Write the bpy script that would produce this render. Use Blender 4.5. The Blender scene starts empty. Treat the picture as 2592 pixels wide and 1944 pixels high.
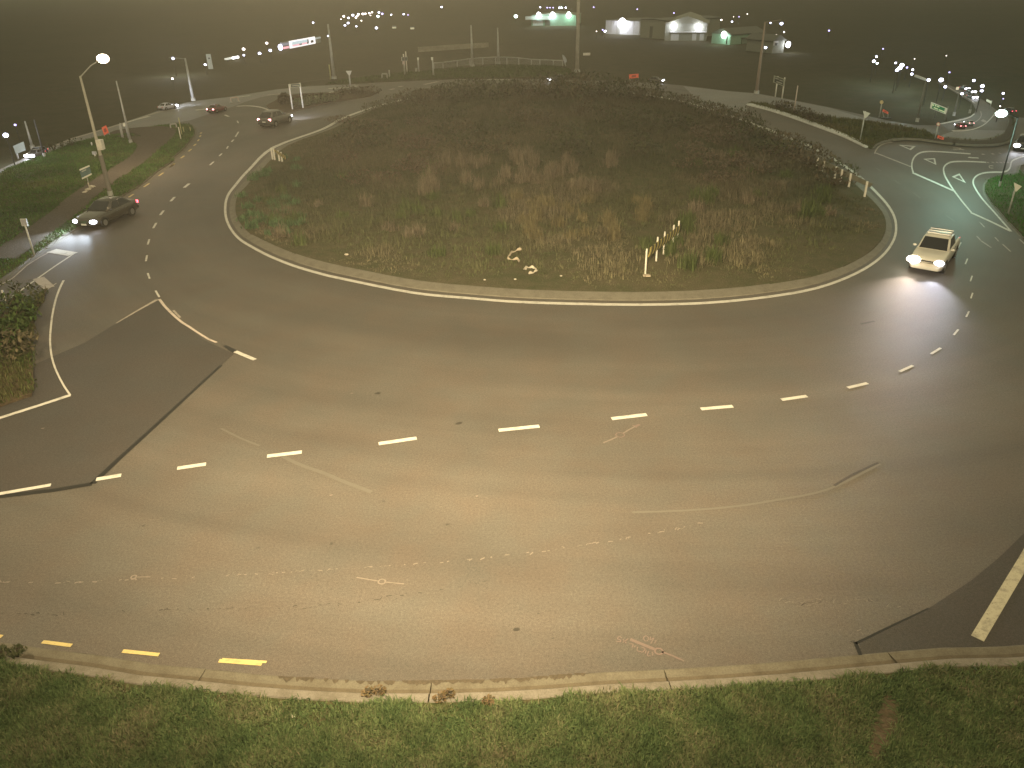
import bpy, bmesh, math, random
import numpy as np
from mathutils import Vector, Matrix, noise
from mathutils.geometry import delaunay_2d_cdt

random.seed(7)
rng = np.random.default_rng(7)
S = bpy.context.scene
COL = S.collection

# ------------------------------------------------------------------ camera, world, exposure
CAM_H = 11.5                       # traffic camera on its mast, metres above the road
FPX = 1980.0                       # focal length in survey pixels (2592 wide)
TILT = math.atan((972.0 + 70.0) / FPX)
ROLL = math.radians(1.1)
cam_d = bpy.data.cameras.new("traffic_camera")
cam_d.sensor_width = 36.0
cam_d.lens = 36.0 * FPX / 2592.0
cam_d.clip_start = 0.1
cam_d.clip_end = 6000.0
cam = bpy.data.objects.new("traffic_camera", cam_d)
COL.objects.link(cam)
cam.location = (0, 0, CAM_H)
cam.rotation_mode = 'XYZ'
_rot = Matrix.Rotation(math.pi / 2 - TILT, 4, 'X') @ Matrix.Rotation(-ROLL, 4, 'Z')
cam.matrix_world = Matrix.Translation((0, 0, CAM_H)) @ _rot
S.camera = cam

AMB = 0.44                        # night sky glow over the town
W = bpy.data.worlds.new("World")
S.world = W
W.use_nodes = True
wn = W.node_tree.nodes; wl = W.node_tree.links
wn.clear()
wo = wn.new('ShaderNodeOutputWorld')
sky = wn.new('ShaderNodeTexSky'); sky.sky_type = 'NISHITA'; sky.sun_disc = False
sky.sun_elevation = math.radians(-4.0); sky.sun_rotation = math.radians(120)
bs = wn.new('ShaderNodeBackground'); bs.inputs['Strength'].default_value = 0.05
wl.new(sky.outputs[0], bs.inputs['Color'])
bg = wn.new('ShaderNodeBackground'); bg.inputs['Color'].default_value = (1.0, 0.91, 0.54, 1)
bg.inputs['Strength'].default_value = AMB
ad = wn.new('ShaderNodeAddShader')
wl.new(bs.outputs[0], ad.inputs[0]); wl.new(bg.outputs[0], ad.inputs[1]); wl.new(ad.outputs[0], wo.inputs['Surface'])

S.view_settings.view_transform = 'Standard'
S.view_settings.look = 'None'
S.view_settings.exposure = 0.0
S.view_settings.gamma = 1.0
S.view_settings.use_curve_mapping = False
try:
    S.cycles.use_denoising = True
    S.cycles.volume_bounces = 0
    S.cycles.max_bounces = 4
    S.cycles.diffuse_bounces = 2
    S.cycles.glossy_bounces = 2
    S.cycles.transmission_bounces = 2
    S.cycles.sample_clamp_indirect = 2.0
    S.cycles.sample_clamp_direct = 12.0
    S.cycles.caustics_reflective = False
    S.cycles.caustics_refractive = False
except Exception:
    pass

# ------------------------------------------------------------------ survey: where things stand
RM = cam.matrix_world.to_3x3()
CL = Vector((0, 0, CAM_H))

def at(px, py, z=0.0):
    d = RM @ Vector(((px - 1296.0) / FPX, -(py - 972.0) / FPX, -1.0))
    if d.z > -0.004: d.z = -0.004
    return CL + d * ((z - CAM_H) / d.z)

def proj(p):
    q = RM.transposed() @ (Vector(p) - CL)
    return 1296.0 + FPX * q.x / -q.z, 972.0 - FPX * q.y / -q.z

def mpp(p):                        # metres per survey pixel at a point
    q = RM.transposed() @ (Vector(p) - CL)
    return -q.z / FPX

def height(base, top_y):           # height of a vertical whose top is seen at row top_y
    lo, hi = 0.0, 30.0
    for _ in range(40):
        m = (lo + hi) / 2
        if proj((base.x, base.y, base.z + m))[1] > top_y: lo = m
        else: hi = m
    return (lo + hi) / 2

SH = dict(A=(0, 250, .19892), B=(0, 520, .19892), C=(0, 780, .19892), D=(400, 100, .19892), E=(700, 15, .19892),
          F=(1250, 15, .19892), G=(1660, 15, .19892), R=(2152, 115, .19892), Q=(2180, 330, .18685), F4=(0, 450, .3918),
          I5=(500, 300, .4521), I6=(1500, 300, .4937), K7=(0, 1450, .5859), K8=(1296, 1300, .5859), W=(0, 0, 1.1718),
          C1=(0, 0, .3906), C2=(864, 0, .3906), C3=(1728, 0, .3906), V=(2030, 380, .1085), T=(1560, 520, .12054),
          U=(1180, 600, .13562), X=(640, 340, .07233), N=(180, 100, .25318), S=(0, 0, 1.0), M=(2440, 300, .1085),
          Y=(1520, 1580, .11754), Z=(1500, 1040, .09042), H=(140, 460, .1085), J=(2240, 560, .1085), L=(1600, 1100, .44846),
          O=(560, 880, .24412))

def px(s, p):
    o = SH[s]
    return (o[0] + p[0] * o[2], o[1] + p[1] * o[2])

def G(s, *pts, z=0.0):             # survey sheet points -> ground points (2-D)
    out = []
    for p in pts:
        a = at(*px(s, p), z)
        out.append(Vector((a.x, a.y)))
    return out

def g1(s, x, y, z=0.0):
    return at(*px(s, (x, y)), z)

def smooth(pts, n=4, closed=False):
    P = [Vector(p) for p in pts]
    out = []
    m = len(P)
    segs = m if closed else m - 1
    for i in range(segs):
        p0 = P[(i - 1) % m] if closed or i > 0 else P[0] * 2 - P[1]
        p1 = P[i]; p2 = P[(i + 1) % m]
        p3 = P[(i + 2) % m] if closed or i + 2 < m else P[-1] * 2 - P[-2]
        for k in range(n):
            t = k / n
            out.append(0.5 * ((2 * p1) + (p2 - p0) * t + (2 * p0 - 5 * p1 + 4 * p2 - p3) * t * t + (3 * p1 - p0 - 3 * p2 + p3) * t ** 3))
    if not closed: out.append(P[-1])
    return out

def resample(pts, step):
    out = [pts[0].copy()]
    carry = 0.0
    for a, b in zip(pts, pts[1:]):
        L = (b - a).length
        d = step - carry
        while d <= L:
            out.append(a.lerp(b, d / L)); d += step
        carry = L - (d - step)
    out.append(pts[-1].copy())
    return out

def inside(poly, X, Y):
    P = np.array([(p[0], p[1]) for p in poly])
    c = np.zeros(X.shape, bool)
    j = len(P) - 1
    for i in range(len(P)):
        xi, yi = P[i]; xj, yj = P[j]
        with np.errstate(divide='ignore', invalid='ignore'):
            c ^= ((yi > Y) != (yj > Y)) & (X < (xj - xi) * (Y - yi) / (yj - yi + 1e-12) + xi)
        j = i
    return c

def dist_poly(poly, X, Y, closed=True):
    P = np.array([(p[0], p[1]) for p in poly])
    Q = np.roll(P, -1, 0) if closed else P[1:]
    if not closed: P = P[:-1]
    best = np.full(X.shape, 1e9)
    for (ax, ay), (bx, by) in zip(P, Q):
        dx, dy = bx - ax, by - ay
        t = np.clip(((X - ax) * dx + (Y - ay) * dy) / (dx * dx + dy * dy + 1e-12), 0, 1)
        best = np.minimum(best, np.hypot(X - ax - t * dx, Y - ay - t * dy))
    return best

# ------------------------------------------------------------------ materials
MATS = {}
def mat(name, col, rough=0.7, metal=0.0, emit=None, es=0.0, spec=None, noise_amt=0.0, nscale=6.0, coat=0.0):
    if name in MATS: return MATS[name]
    m = bpy.data.materials.new(name); m.use_nodes = True
    nt = m.node_tree; b = nt.nodes['Principled BSDF']
    b.inputs['Base Color'].default_value = (*col, 1)
    b.inputs['Roughness'].default_value = rough
    b.inputs['Metallic'].default_value = metal
    if spec is not None: b.inputs['Specular IOR Level'].default_value = spec
    if coat: b.inputs['Coat Weight'].default_value = coat; b.inputs['Coat Roughness'].default_value = 0.06
    if noise_amt:
        tc = nt.nodes.new('ShaderNodeTexCoord')
        n = nt.nodes.new('ShaderNodeTexNoise'); n.inputs['Scale'].default_value = nscale; n.inputs['Detail'].default_value = 5
        nt.links.new(tc.outputs['Object'], n.inputs['Vector'])
        mr = nt.nodes.new('ShaderNodeMapRange')
        mr.inputs['From Min'].default_value = .25; mr.inputs['From Max'].default_value = .75
        mr.inputs['To Min'].default_value = 1 - noise_amt; mr.inputs['To Max'].default_value = 1 + noise_amt
        nt.links.new(n.outputs['Fac'], mr.inputs['Value'])
        mx = nt.nodes.new('ShaderNodeMix'); mx.data_type = 'RGBA'; mx.blend_type = 'MULTIPLY'
        mx.inputs['Factor'].default_value = 1
        mx.inputs['A'].default_value = (*col, 1)
        nt.links.new(mr.outputs['Result'], mx.inputs['B'])
        nt.links.new(mx.outputs['Result'], b.inputs['Base Color'])
    if emit:
        b.inputs['Emission Color'].default_value = (*emit, 1)
        b.inputs['Emission Strength'].default_value = es
    MATS[name] = m
    return m

def nodes_of(name):
    m = bpy.data.materials.new(name); m.use_nodes = True
    nt = m.node_tree
    MATS[name] = m
    return m, nt, nt.nodes['Principled BSDF']

def nz(nt, vec, scale, detail=4, rough=.55):
    n = nt.nodes.new('ShaderNodeTexNoise')
    n.inputs['Scale'].default_value = scale; n.inputs['Detail'].default_value = detail; n.inputs['Roughness'].default_value = rough
    nt.links.new(vec, n.inputs['Vector'])
    return n.outputs['Fac']

def rng_node(nt, v, a, b, c, d):
    r = nt.nodes.new('ShaderNodeMapRange')
    for k, x in zip(('From Min', 'From Max', 'To Min', 'To Max'), (a, b, c, d)): r.inputs[k].default_value = x
    nt.links.new(v, r.inputs['Value'])
    return r.outputs['Result']

def mth(nt, op, a, b=None):
    n = nt.nodes.new('ShaderNodeMath'); n.operation = op
    for i, v in enumerate((a, b)):
        if v is None: continue
        if isinstance(v, (int, float)): n.inputs[i].default_value = v
        else: nt.links.new(v, n.inputs[i])
    return n.outputs[0]

def mixc(nt, f, a, b, mode='MIX'):
    n = nt.nodes.new('ShaderNodeMix'); n.data_type = 'RGBA'; n.blend_type = mode
    for k, v in (('Factor', f), ('A', a), ('B', b)):
        s = n.inputs[k]
        if isinstance(v, (int, float)):
            s.default_value = v if k == 'Factor' else (v, v, v, 1)
        elif isinstance(v, tuple): s.default_value = (*v, 1)
        else: nt.links.new(v, s)
    return n.outputs['Result']

def asphalt(name, base, tracks=True, grain=1.0):
    m, nt, b = nodes_of(name)
    geo = nt.nodes.new('ShaderNodeNewGeometry'); pos = geo.outputs['Position']
    fine = rng_node(nt, nz(nt, pos, 55, 3, .7), .3, .7, 1 - .42 * grain, 1 + .42 * grain)
    mid = rng_node(nt, nz(nt, pos, 17, 6, .8), .3, .7, .66, 1.34)
    big = rng_node(nt, nz(nt, pos, .22, 5, .6), .32, .68, .89, 1.11)
    f = mth(nt, 'MULTIPLY', mth(nt, 'MULTIPLY', fine, mid), big)
    if tracks:
        uv = nt.nodes.new('ShaderNodeUVMap'); uv.uv_map = 'ring'
        mp = nt.nodes.new('ShaderNodeMapping'); mp.inputs['Scale'].default_value = (.045, .42, 1)
        nt.links.new(uv.outputs['UV'], mp.inputs['Vector'])
        st = nz(nt, mp.outputs['Vector'], 1.0, 3, .5)
        f = mth(nt, 'MULTIPLY', f, rng_node(nt, st, .3, .7, .85, 1.15))
        mp2 = nt.nodes.new('ShaderNodeMapping'); mp2.inputs['Scale'].default_value = (.10, 1.7, 1)
        nt.links.new(uv.outputs['UV'], mp2.inputs['Vector'])
        st2 = nz(nt, mp2.outputs['Vector'], 1.0, 2, .5)
        f = mth(nt, 'MULTIPLY', f, rng_node(nt, st2, .3, .7, .965, 1.035))
    hue = nz(nt, pos, .6, 4, .6)
    c = mixc(nt, rng_node(nt, hue, .35, .65, 0, 1), tuple(base), (base[0] * 1.06, base[1] * .97, base[2] * .93))
    c = mixc(nt, 1.0, c, f, 'MULTIPLY')
    nt.links.new(c, b.inputs['Base Color'])
    b.inputs['Roughness'].default_value = .62
    b.inputs['Specular IOR Level'].default_value = .35
    bp = nt.nodes.new('ShaderNodeBump'); bp.inputs['Strength'].default_value = .55; bp.inputs['Distance'].default_value = .01
    nt.links.new(nz(nt, pos, 70, 2, .6), bp.inputs['Height'])
    nt.links.new(bp.outputs['Normal'], b.inputs['Normal'])
    return m

def earth(name, c1, c2, c3, s1=.35, s2=3.0, rough=.95):
    m, nt, b = nodes_of(name)
    geo = nt.nodes.new('ShaderNodeNewGeometry'); pos = geo.outputs['Position']
    f1 = rng_node(nt, nz(nt, pos, s1, 6, .6), .38, .62, 0, 1)
    f2 = rng_node(nt, nz(nt, pos, s2, 6, .65), .40, .66, 0, 1)
    c = mixc(nt, f1, c1, c2)
    c = mixc(nt, f2, c, c3)
    f = rng_node(nt, nz(nt, pos, 22, 4, .7), .3, .7, .6, 1.4)
    c = mixc(nt, 1.0, c, f, 'MULTIPLY')
    nt.links.new(c, b.inputs['Base Color'])
    b.inputs['Roughness'].default_value = rough
    b.inputs['Specular IOR Level'].default_value = .15
    bp = nt.nodes.new('ShaderNodeBump'); bp.inputs['Strength'].default_value = .8; bp.inputs['Distance'].default_value = .06
    nt.links.new(nz(nt, pos, 14, 5, .65), bp.inputs['Height'])
    nt.links.new(bp.outputs['Normal'], b.inputs['Normal'])
    return m

def blade_mat(name, rough=.75, trans=.0):
    m, nt, b = nodes_of(name)
    a = nt.nodes.new('ShaderNodeAttribute'); a.attribute_name = 'tint'
    geo = nt.nodes.new('ShaderNodeNewGeometry')
    f = rng_node(nt, nz(nt, geo.outputs['Position'], 3.0, 3, .6), .3, .7, .8, 1.2)
    nt.links.new(mixc(nt, 1.0, a.outputs['Color'], f, 'MULTIPLY'), b.inputs['Base Color'])
    b.inputs['Roughness'].default_value = rough
    b.inputs['Specular IOR Level'].default_value = .2
    return m

M_ROAD = asphalt('asphalt', (.088, .082, .074))
M_PATCH = asphalt('asphalt_resealed', (.052, .049, .047), tracks=False, grain=.9)
M_PATCH2 = asphalt('asphalt_new_dark', (.042, .039, .035), tracks=False, grain=.9)
M_TAR = mat('bitumen_seal', (.012, .011, .010), .5, noise_amt=.5, nscale=9)

def paint_mat(name, col, wear=.35):
    m, nt, b = nodes_of(name)
    geo = nt.nodes.new('ShaderNodeNewGeometry'); pos = geo.outputs['Position']
    f = rng_node(nt, nz(nt, pos, 16, 6, .7), .56, .72, 0, wear)
    g = rng_node(nt, nz(nt, pos, 3.2, 5, .7), .50, .74, 0, wear)
    nt.links.new(mixc(nt, mth(nt, 'MAXIMUM', f, g), tuple(col), (.10, .092, .08)), b.inputs['Base Color'])
    b.inputs['Roughness'].default_value = .6
    return m
M_WHITE = paint_mat('road_paint_white', (.53, .515, .49), .6)
M_WORN = paint_mat('road_paint_worn', (.34, .30, .27), .95)
M_FAINT = paint_mat('road_paint_faint', (.110, .102, .090), .98)
M_YELLOW = paint_mat('road_paint_yellow', (.50, .40, .17), .55)
M_SPRAY = paint_mat('survey_spray_pink', (.138, .102, .096), .9)
M_SPRAYW = paint_mat('survey_spray_white', (.165, .140, .125), .9)

def conc_mat(name, col, dirt):
    m, nt, b = nodes_of(name)
    geo = nt.nodes.new('ShaderNodeNewGeometry'); pos = geo.outputs['Position']
    f = rng_node(nt, nz(nt, pos, 2.4, 6, .68), .42, .68, 0, .85)
    c = mixc(nt, f, tuple(col), tuple(dirt))
    g = rng_node(nt, nz(nt, pos, 30, 4, .7), .3, .7, .8, 1.2)
    c = mixc(nt, 1.0, c, g, 'MULTIPLY')
    nt.links.new(c, b.inputs['Base Color']); b.inputs['Roughness'].default_value = .85
    bp = nt.nodes.new('ShaderNodeBump'); bp.inputs['Strength'].default_value = .4; bp.inputs['Distance'].default_value = .01
    nt.links.new(nz(nt, pos, 45, 4, .6), bp.inputs['Height']); nt.links.new(bp.outputs['Normal'], b.inputs['Normal'])
    return m
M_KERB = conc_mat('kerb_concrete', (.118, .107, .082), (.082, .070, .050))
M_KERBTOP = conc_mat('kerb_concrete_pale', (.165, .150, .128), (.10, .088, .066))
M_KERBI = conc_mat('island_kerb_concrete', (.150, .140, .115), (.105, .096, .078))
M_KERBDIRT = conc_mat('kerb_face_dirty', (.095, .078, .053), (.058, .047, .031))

M_FIELD = earth('dark_field', (.050, .048, .024), (.038, .040, .019), (.060, .052, .030), .05, .5)
M_TURF = earth('turf_soil', (.055, .062, .026), (.045, .056, .022), (.075, .062, .036), .5, 2.5)
M_MOUND = earth('mound_soil', (.078, .074, .042), (.062, .068, .034), (.098, .084, .054), .25, 1.6)
M_DIRT = earth('bare_dirt', (.085, .065, .042), (.070, .052, .034), (.10, .080, .055), .8, 5)
M_PATH = earth('gravel_path', (.085, .072, .058), (.075, .062, .048), (.10, .088, .072), .6, 6)
M_BLADE = blade_mat('grass_blades')
M_LEAF = blade_mat('shrub_leaves', .6)

M_STEEL = mat('galvanised_steel', (.36, .37, .37), .55, .3, noise_amt=.2, nscale=3)
M_POLE = mat('pole_pale_paint', (.40, .38, .34), .6, noise_amt=.2, nscale=2)
M_POSTW = mat('post_white_paint', (.62, .60, .56), .6, noise_amt=.15, nscale=8)
M_DARK = mat('dark_metal', (.03, .03, .03), .6)
M_SIGNBACK = mat('sign_back_grey', (.42, .43, .42), .5, .2, noise_amt=.15, nscale=3)
M_SIGNWHITE = mat('sign_white_sheeting', (.66, .66, .62), .45, noise_amt=.08, nscale=6)
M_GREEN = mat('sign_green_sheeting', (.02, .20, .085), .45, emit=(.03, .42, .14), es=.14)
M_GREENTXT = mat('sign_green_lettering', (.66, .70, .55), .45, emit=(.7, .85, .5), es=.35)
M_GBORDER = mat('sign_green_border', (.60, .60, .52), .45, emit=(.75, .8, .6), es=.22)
M_DKSIGN = mat('sign_dark_blue_green', (.035, .045, .035), .5)
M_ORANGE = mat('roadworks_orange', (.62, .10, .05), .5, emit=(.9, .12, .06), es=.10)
M_RED = mat('sign_red', (.40, .03, .03), .5)
M_YBOARD = mat('chevron_yellow', (.34, .28, .09), .55, noise_amt=.2, nscale=6)
M_BLACK = mat('chevron_black', (.018, .016, .014), .6)
M_TEAL = mat('billboard_teal', (.07, .13, .14), .5, noise_amt=.3, nscale=3)
M_PLASTIC = mat('white_plastic', (.46, .42, .36), .5, noise_amt=.15, nscale=10)
M_CLOTH = mat('weathered_cloth', (.36, .31, .25), .8, noise_amt=.3, nscale=10)

LAMPW = mat('lamp_glow_warm', (1, .9, .8), emit=(1, .80, .58), es=75)
TOWN = [mat('town_lamp_cool', (1, 1, 1), emit=(.74, .76, 1.0), es=9),
        mat('town_lamp_warm', (1, 1, 1), emit=(1.0, .86, .80), es=7),
        mat('town_lamp_violet', (1, 1, 1), emit=(.50, .42, 1.0), es=4),
        mat('town_lamp_green', (1, 1, 1), emit=(.72, 1.0, .88), es=14)]

# ------------------------------------------------------------------ object helpers
def link(name, me, m=None, parent=None, **props):
    o = bpy.data.objects.new(name, me); COL.objects.link(o)
    if m is not None:
        for k in (m if isinstance(m, (list, tuple)) else [m]): me.materials.append(k)
    if parent: o.parent = parent
    for k, v in props.items(): o[k] = v
    return o

def empty(name, loc, rz=0.0, **props):
    o = bpy.data.objects.new(name, None); COL.objects.link(o)
    o.location = loc; o.rotation_euler = (0, 0, rz); o.empty_display_size = .3
    for k, v in props.items(): o[k] = v
    return o

class MB:
    def __init__(s): s.v = []; s.f = []; s.mi = []
    def add(s, vs, fs, mi=0):
        o = len(s.v); s.v += [tuple(p) for p in vs]
        for f in fs: s.f.append(tuple(i + o for i in f)); s.mi.append(mi)
    def box(s, c, d, mi=0, R=None):
        x, y, z = (k / 2 for k in d)
        vs = [Vector((sx * x, sy * y, sz * z)) for sz in (-1, 1) for sy in (-1, 1) for sx in (-1, 1)]
        if R is not None: vs = [R @ p for p in vs]
        c = Vector(c)
        s.add([p + c for p in vs], [(0, 2, 3, 1), (4, 5, 7, 6), (0, 1, 5, 4), (2, 6, 7, 3), (0, 4, 6, 2), (1, 3, 7, 5)], mi)
    def tube(s, a, b, r0, r1=None, n=10, mi=0, cap=True):
        r1 = r0 if r1 is None else r1
        a = Vector(a); b = Vector(b); d = (b - a).normalized()
        u = d.orthogonal().normalized(); w = d.cross(u)
        vs = []
        for c, r in ((a, r0), (b, r1)):
            for k in range(n):
                t = 2 * math.pi * k / n
                vs.append(c + (u * math.cos(t) + w * math.sin(t)) * r)
        fs = [(k, (k + 1) % n, n + (k + 1) % n, n + k) for k in range(n)]
        if cap: fs += [tuple(range(n))[::-1], tuple(range(n, 2 * n))]
        s.add(vs, fs, mi)
    def path(s, pts, r, n=8, mi=0):
        for a, b in zip(pts, pts[1:]): s.tube(a, b, r, r, n, mi)
    def prism(s, poly, a, n, t, mi=0):          # planar polygon (3-D points) thickened by t along n
        P = [Vector(p) for p in poly]; nn = Vector(n).normalized() * t
        k = len(P)
        vs = [p - nn / 2 for p in P] + [p + nn / 2 for p in P]
        s.add(vs, [tuple(range(k))[::-1], tuple(range(k, 2 * k))] + [(i, (i + 1) % k, k + (i + 1) % k, k + i) for i in range(k)], mi)
    def ball(s, c, r, sc=(1, 1, 1), nu=10, nv=6, mi=0):
        c = Vector(c); vs = [c + Vector((0, 0, r * sc[2]))]; fs = []
        for j in range(1, nv):
            t = math.pi * j / nv
            for i in range(nu):
                p = 2 * math.pi * i / nu
                vs.append(c + Vector((math.sin(t) * math.cos(p) * r * sc[0], math.sin(t) * math.sin(p) * r * sc[1], math.cos(t) * r * sc[2])))
        vs.append(c - Vector((0, 0, r * sc[2])))
        for i in range(nu):
            fs.append((0, 1 + i, 1 + (i + 1) % nu))
            for j in range(nv - 2):
                a = 1 + j * nu
                fs.append((a + i, a + nu + i, a + nu + (i + 1) % nu, a + (i + 1) % nu))
            a = 1 + (nv - 2) * nu
            fs.append((a + i, len(vs) - 1, a + (i + 1) % nu))
        s.add(vs, fs, mi)
    def mesh(s, name, shade=False):
        me = bpy.data.meshes.new(name); me.from_pydata(s.v, [], s.f); me.update()
        if any(s.mi): me.polygons.foreach_set('material_index', s.mi)
        if shade: me.polygons.foreach_set('use_smooth', [True] * len(me.polygons))
        return me
    def obj(s, name, m, parent=None, shade=False, **props):
        return link(name, s.mesh(name, shade), m, parent, **props)

def sheet_mesh(name, poly, step, zf, uvf=None, jitter=.0, skirt=None):
    """flat or rolling sheet filling a ground polygon, gridded at `step`"""
    P = [Vector(p) for p in poly]
    X0, X1 = min(p.x for p in P), max(p.x for p in P); Y0, Y1 = min(p.y for p in P), max(p.y for p in P)
    xs = np.arange(X0, X1, step) + step * .37; ys = np.arange(Y0, Y1, step) + step * .41
    XX, YY = np.meshgrid(xs, ys); XX = XX.ravel(); YY = YY.ravel()
    ok = inside(P, XX, YY)
    ok[ok] &= dist_poly(P, XX[ok], YY[ok]) > step * .35
    pts = [p for p in P] + [Vector((x, y)) for x, y in zip(XX[ok], YY[ok])]
    n = len(P)
    r = delaunay_2d_cdt(pts, [(i, (i + 1) % n) for i in range(n)], [], 1, 1e-4)
    V = np.array([(p.x, p.y) for p in r[0]]); F = [tuple(f) for f in r[2]]
    Z = zf(V[:, 0], V[:, 1]) if callable(zf) else np.full(len(V), zf)
    vs = [(x, y, z) for (x, y), z in zip(V, Z)]
    fs = []
    for f in F:
        a, b, c = (V[i] for i in f[:3])
        fs.append(f if (b[0] - a[0]) * (c[1] - a[1]) - (b[1] - a[1]) * (c[0] - a[0]) > 0 else f[::-1])
    if skirt is not None:
        o = len(vs)
        zt = zf(np.array([p.x for p in P]), np.array([p.y for p in P])) if callable(zf) else [zf] * n
        vs += [(p.x, p.y, float(z)) for p, z in zip(P, zt)] + [(p.x, p.y, skirt) for p in P]
        ccw = sum(P[i].x * P[(i + 1) % n].y - P[(i + 1) % n].x * P[i].y for i in range(n)) > 0
        for i in range(n):
            j = (i + 1) % n
            q = (o + n + i, o + n + j, o + j, o + i)
            fs.append(q if ccw else q[::-1])
    me = bpy.data.meshes.new(name); me.from_pydata(vs, [], fs); me.update()
    if uvf:
        u = me.uv_layers.new(name='ring')
        VV = np.array([v[:2] for v in vs]); UV = uvf(VV)
        li = np.empty(len(me.loops), int); me.loops.foreach_get('vertex_index', li)
        u.data.foreach_set('uv', UV[li].astype(np.float32).ravel())
    me.polygons.foreach_set('use_smooth', [True] * len(me.polygons))
    return me

def normals2(P, closed=False):
    out = []
    n = len(P)
    for i in range(n):
        a = P[i - 1] if i > 0 or closed else P[0]; b = P[(i + 1) % n] if i < n - 1 or closed else P[-1]
        d = (b - a).normalized()
        out.append(Vector((-d.y, d.x)))
    return out

def across(p, nn):                 # metres on the ground, across a line at p, that the survey shows as one pixel
    t = Vector((nn.y, -nn.x)); a = Vector(proj((p.x, p.y, 0))); b = Vector(proj((p.x + nn.x * .2, p.y + nn.y * .2, 0))) - a; c = (Vector(proj((p.x + t.x * .2, p.y + t.y * .2, 0))) - a).normalized()
    d = (b - c * b.dot(c)).length
    return .2 / max(d, .15)

def stripe(name, pts, w, z, m, parent, w2=None):   # width in metres, or in survey pixels when 1 or more
    P = [Vector(p) for p in pts]; N = normals2(P); vs = []; fs = []
    for i, (p, nn) in enumerate(zip(P, N)):
        ww = w if w2 is None else w + (w2 - w) * i / (len(P) - 1)
        if ww >= 1: ww = min(ww * across(p, nn), .40)
        for s in (-.5, .5): vs.append((p.x + nn.x * ww * s, p.y + nn.y * ww * s, z))
    for i in range(len(P) - 1): fs.append((2 * i, 2 * i + 2, 2 * i + 3, 2 * i + 1))
    me = bpy.data.meshes.new(name); me.from_pydata(vs, [], fs); me.update()
    if len(me.polygons) and me.polygons[0].normal.z < 0: me.flip_normals()
    return link(name, me, m, parent)

def flatpoly(name, pts, z, m, parent):
    me = bpy.data.meshes.new(name); me.from_pydata([(p.x, p.y, z) for p in pts], [], [tuple(range(len(pts)))]); me.update()
    if me.polygons[0].normal.z < 0: me.flip_normals()
    return link(name, me, m, parent)

def sweep(name, path, prof, m, parent, mats_idx=None, seg=None, gap=.012, jitter=0.0, fs_=None):
    """loft a kerb profile [(offset, z)...] along a 2-D path; split in blocks of length seg"""
    blocks = []
    if seg is None: blocks = [path]
    else:
        P = resample(path, seg / 4.0)
        for i in range(0, len(P) - 1, 4):
            b = [p.copy() for p in P[i:i + 5]]
            if len(b) < 2: continue
            d = (b[-1] - b[-2]).normalized() * gap
            b[-1] = b[-1] - d
            blocks.append(b)
    objs = []
    for b in blocks:
        N = normals2(b); k = len(prof); vs = []; fs = []; mi = []
        j = random.uniform(-jitter, jitter)
        for p, nn in zip(b, N):
            q_ = fs_(p, nn) if fs_ else 1.0
            for o, z in prof: vs.append((p.x + nn.x * o * q_, p.y + nn.y * o * q_, z * (.35 + .65 * q_) + (j if z > .02 else 0)))
        for i in range(len(b) - 1):
            for q in range(k - 1):
                fs.append((i * k + q, (i + 1) * k + q, (i + 1) * k + q + 1, i * k + q + 1)); mi.append(mats_idx[q] if mats_idx else 0)
        fs.append(tuple(range(k))); mi.append(0)
        fs.append(tuple((len(b) - 1) * k + q for q in range(k))[::-1]); mi.append(0)
        me = bpy.data.meshes.new(name); me.from_pydata(vs, [], fs); me.update()
        me.polygons.foreach_set('material_index', mi)
        bm = bmesh.new(); bm.from_mesh(me); bmesh.ops.recalc_face_normals(bm, faces=bm.faces); bm.to_mesh(me); bm.free()
        objs.append(link(name, me, m, parent))
    return objs

def blades(name, P, H, Wd, C, m, per=1, lean=.5, spread=.0, **props):
    """grass or scrub as one mesh of tapered bent blades. P (n,3) roots, H heights, C (n,3) tints"""
    n = len(P) * per
    P = np.repeat(P, per, 0).astype(np.float32); H = np.repeat(H, per) * rng.uniform(.55, 1.15, n); C = np.repeat(C, per, 0)
    if spread: P[:, :2] += rng.normal(0, spread, (n, 2))
    a = rng.uniform(0, 2 * math.pi, n); l = np.abs(rng.normal(0, lean, n)); l = np.minimum(l, 1.4)
    dirx, diry = np.cos(a), np.sin(a)
    w = Wd * rng.uniform(.6, 1.4, n)
    sx, sy = -diry * w / 2, dirx * w / 2
    mx = dirx * H * .35 * l; my = diry * H * .35 * l; mz = H * .6 * np.cos(l * .6)
    tx = dirx * H * l; ty = diry * H * l; tz = H * np.cos(np.minimum(l, 1.3))
    V = np.empty((n, 5, 3), np.float32)
    V[:, 0] = P + np.stack([-sx, -sy, np.zeros(n)], 1); V[:, 1] = P + np.stack([sx, sy, np.zeros(n)], 1)
    V[:, 2] = P + np.stack([mx + sx * .7, my + sy * .7, mz], 1); V[:, 3] = P + np.stack([mx - sx * .7, my - sy * .7, mz], 1)
    V[:, 4] = P + np.stack([tx, ty, tz], 1)
    me = bpy.data.meshes.new(name)
    me.vertices.add(n * 5); me.vertices.foreach_set('co', V.ravel())
    base = (np.arange(n) * 5)[:, None]
    loops = (base + np.array([[0, 1, 2, 3, 3, 2, 4]])).ravel().astype(np.int32)
    me.loops.add(n * 7); me.loops.foreach_set('vertex_index', loops)
    starts = np.stack([np.arange(n) * 7, np.arange(n) * 7 + 4], 1).ravel().astype(np.int32)
    me.polygons.add(n * 2); me.polygons.foreach_set('loop_start', starts)
    me.update(calc_edges=True)
    at_ = me.attributes.new('tint', 'FLOAT_COLOR', 'POINT')
    CC = np.ones((n, 5, 4), np.float32); CC[:, :, :3] = (C * rng.uniform(.7, 1.3, (n, 1)))[:, None, :]
    at_.data.foreach_set('color', CC.ravel())
    return link(name, me, m, **props)

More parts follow.
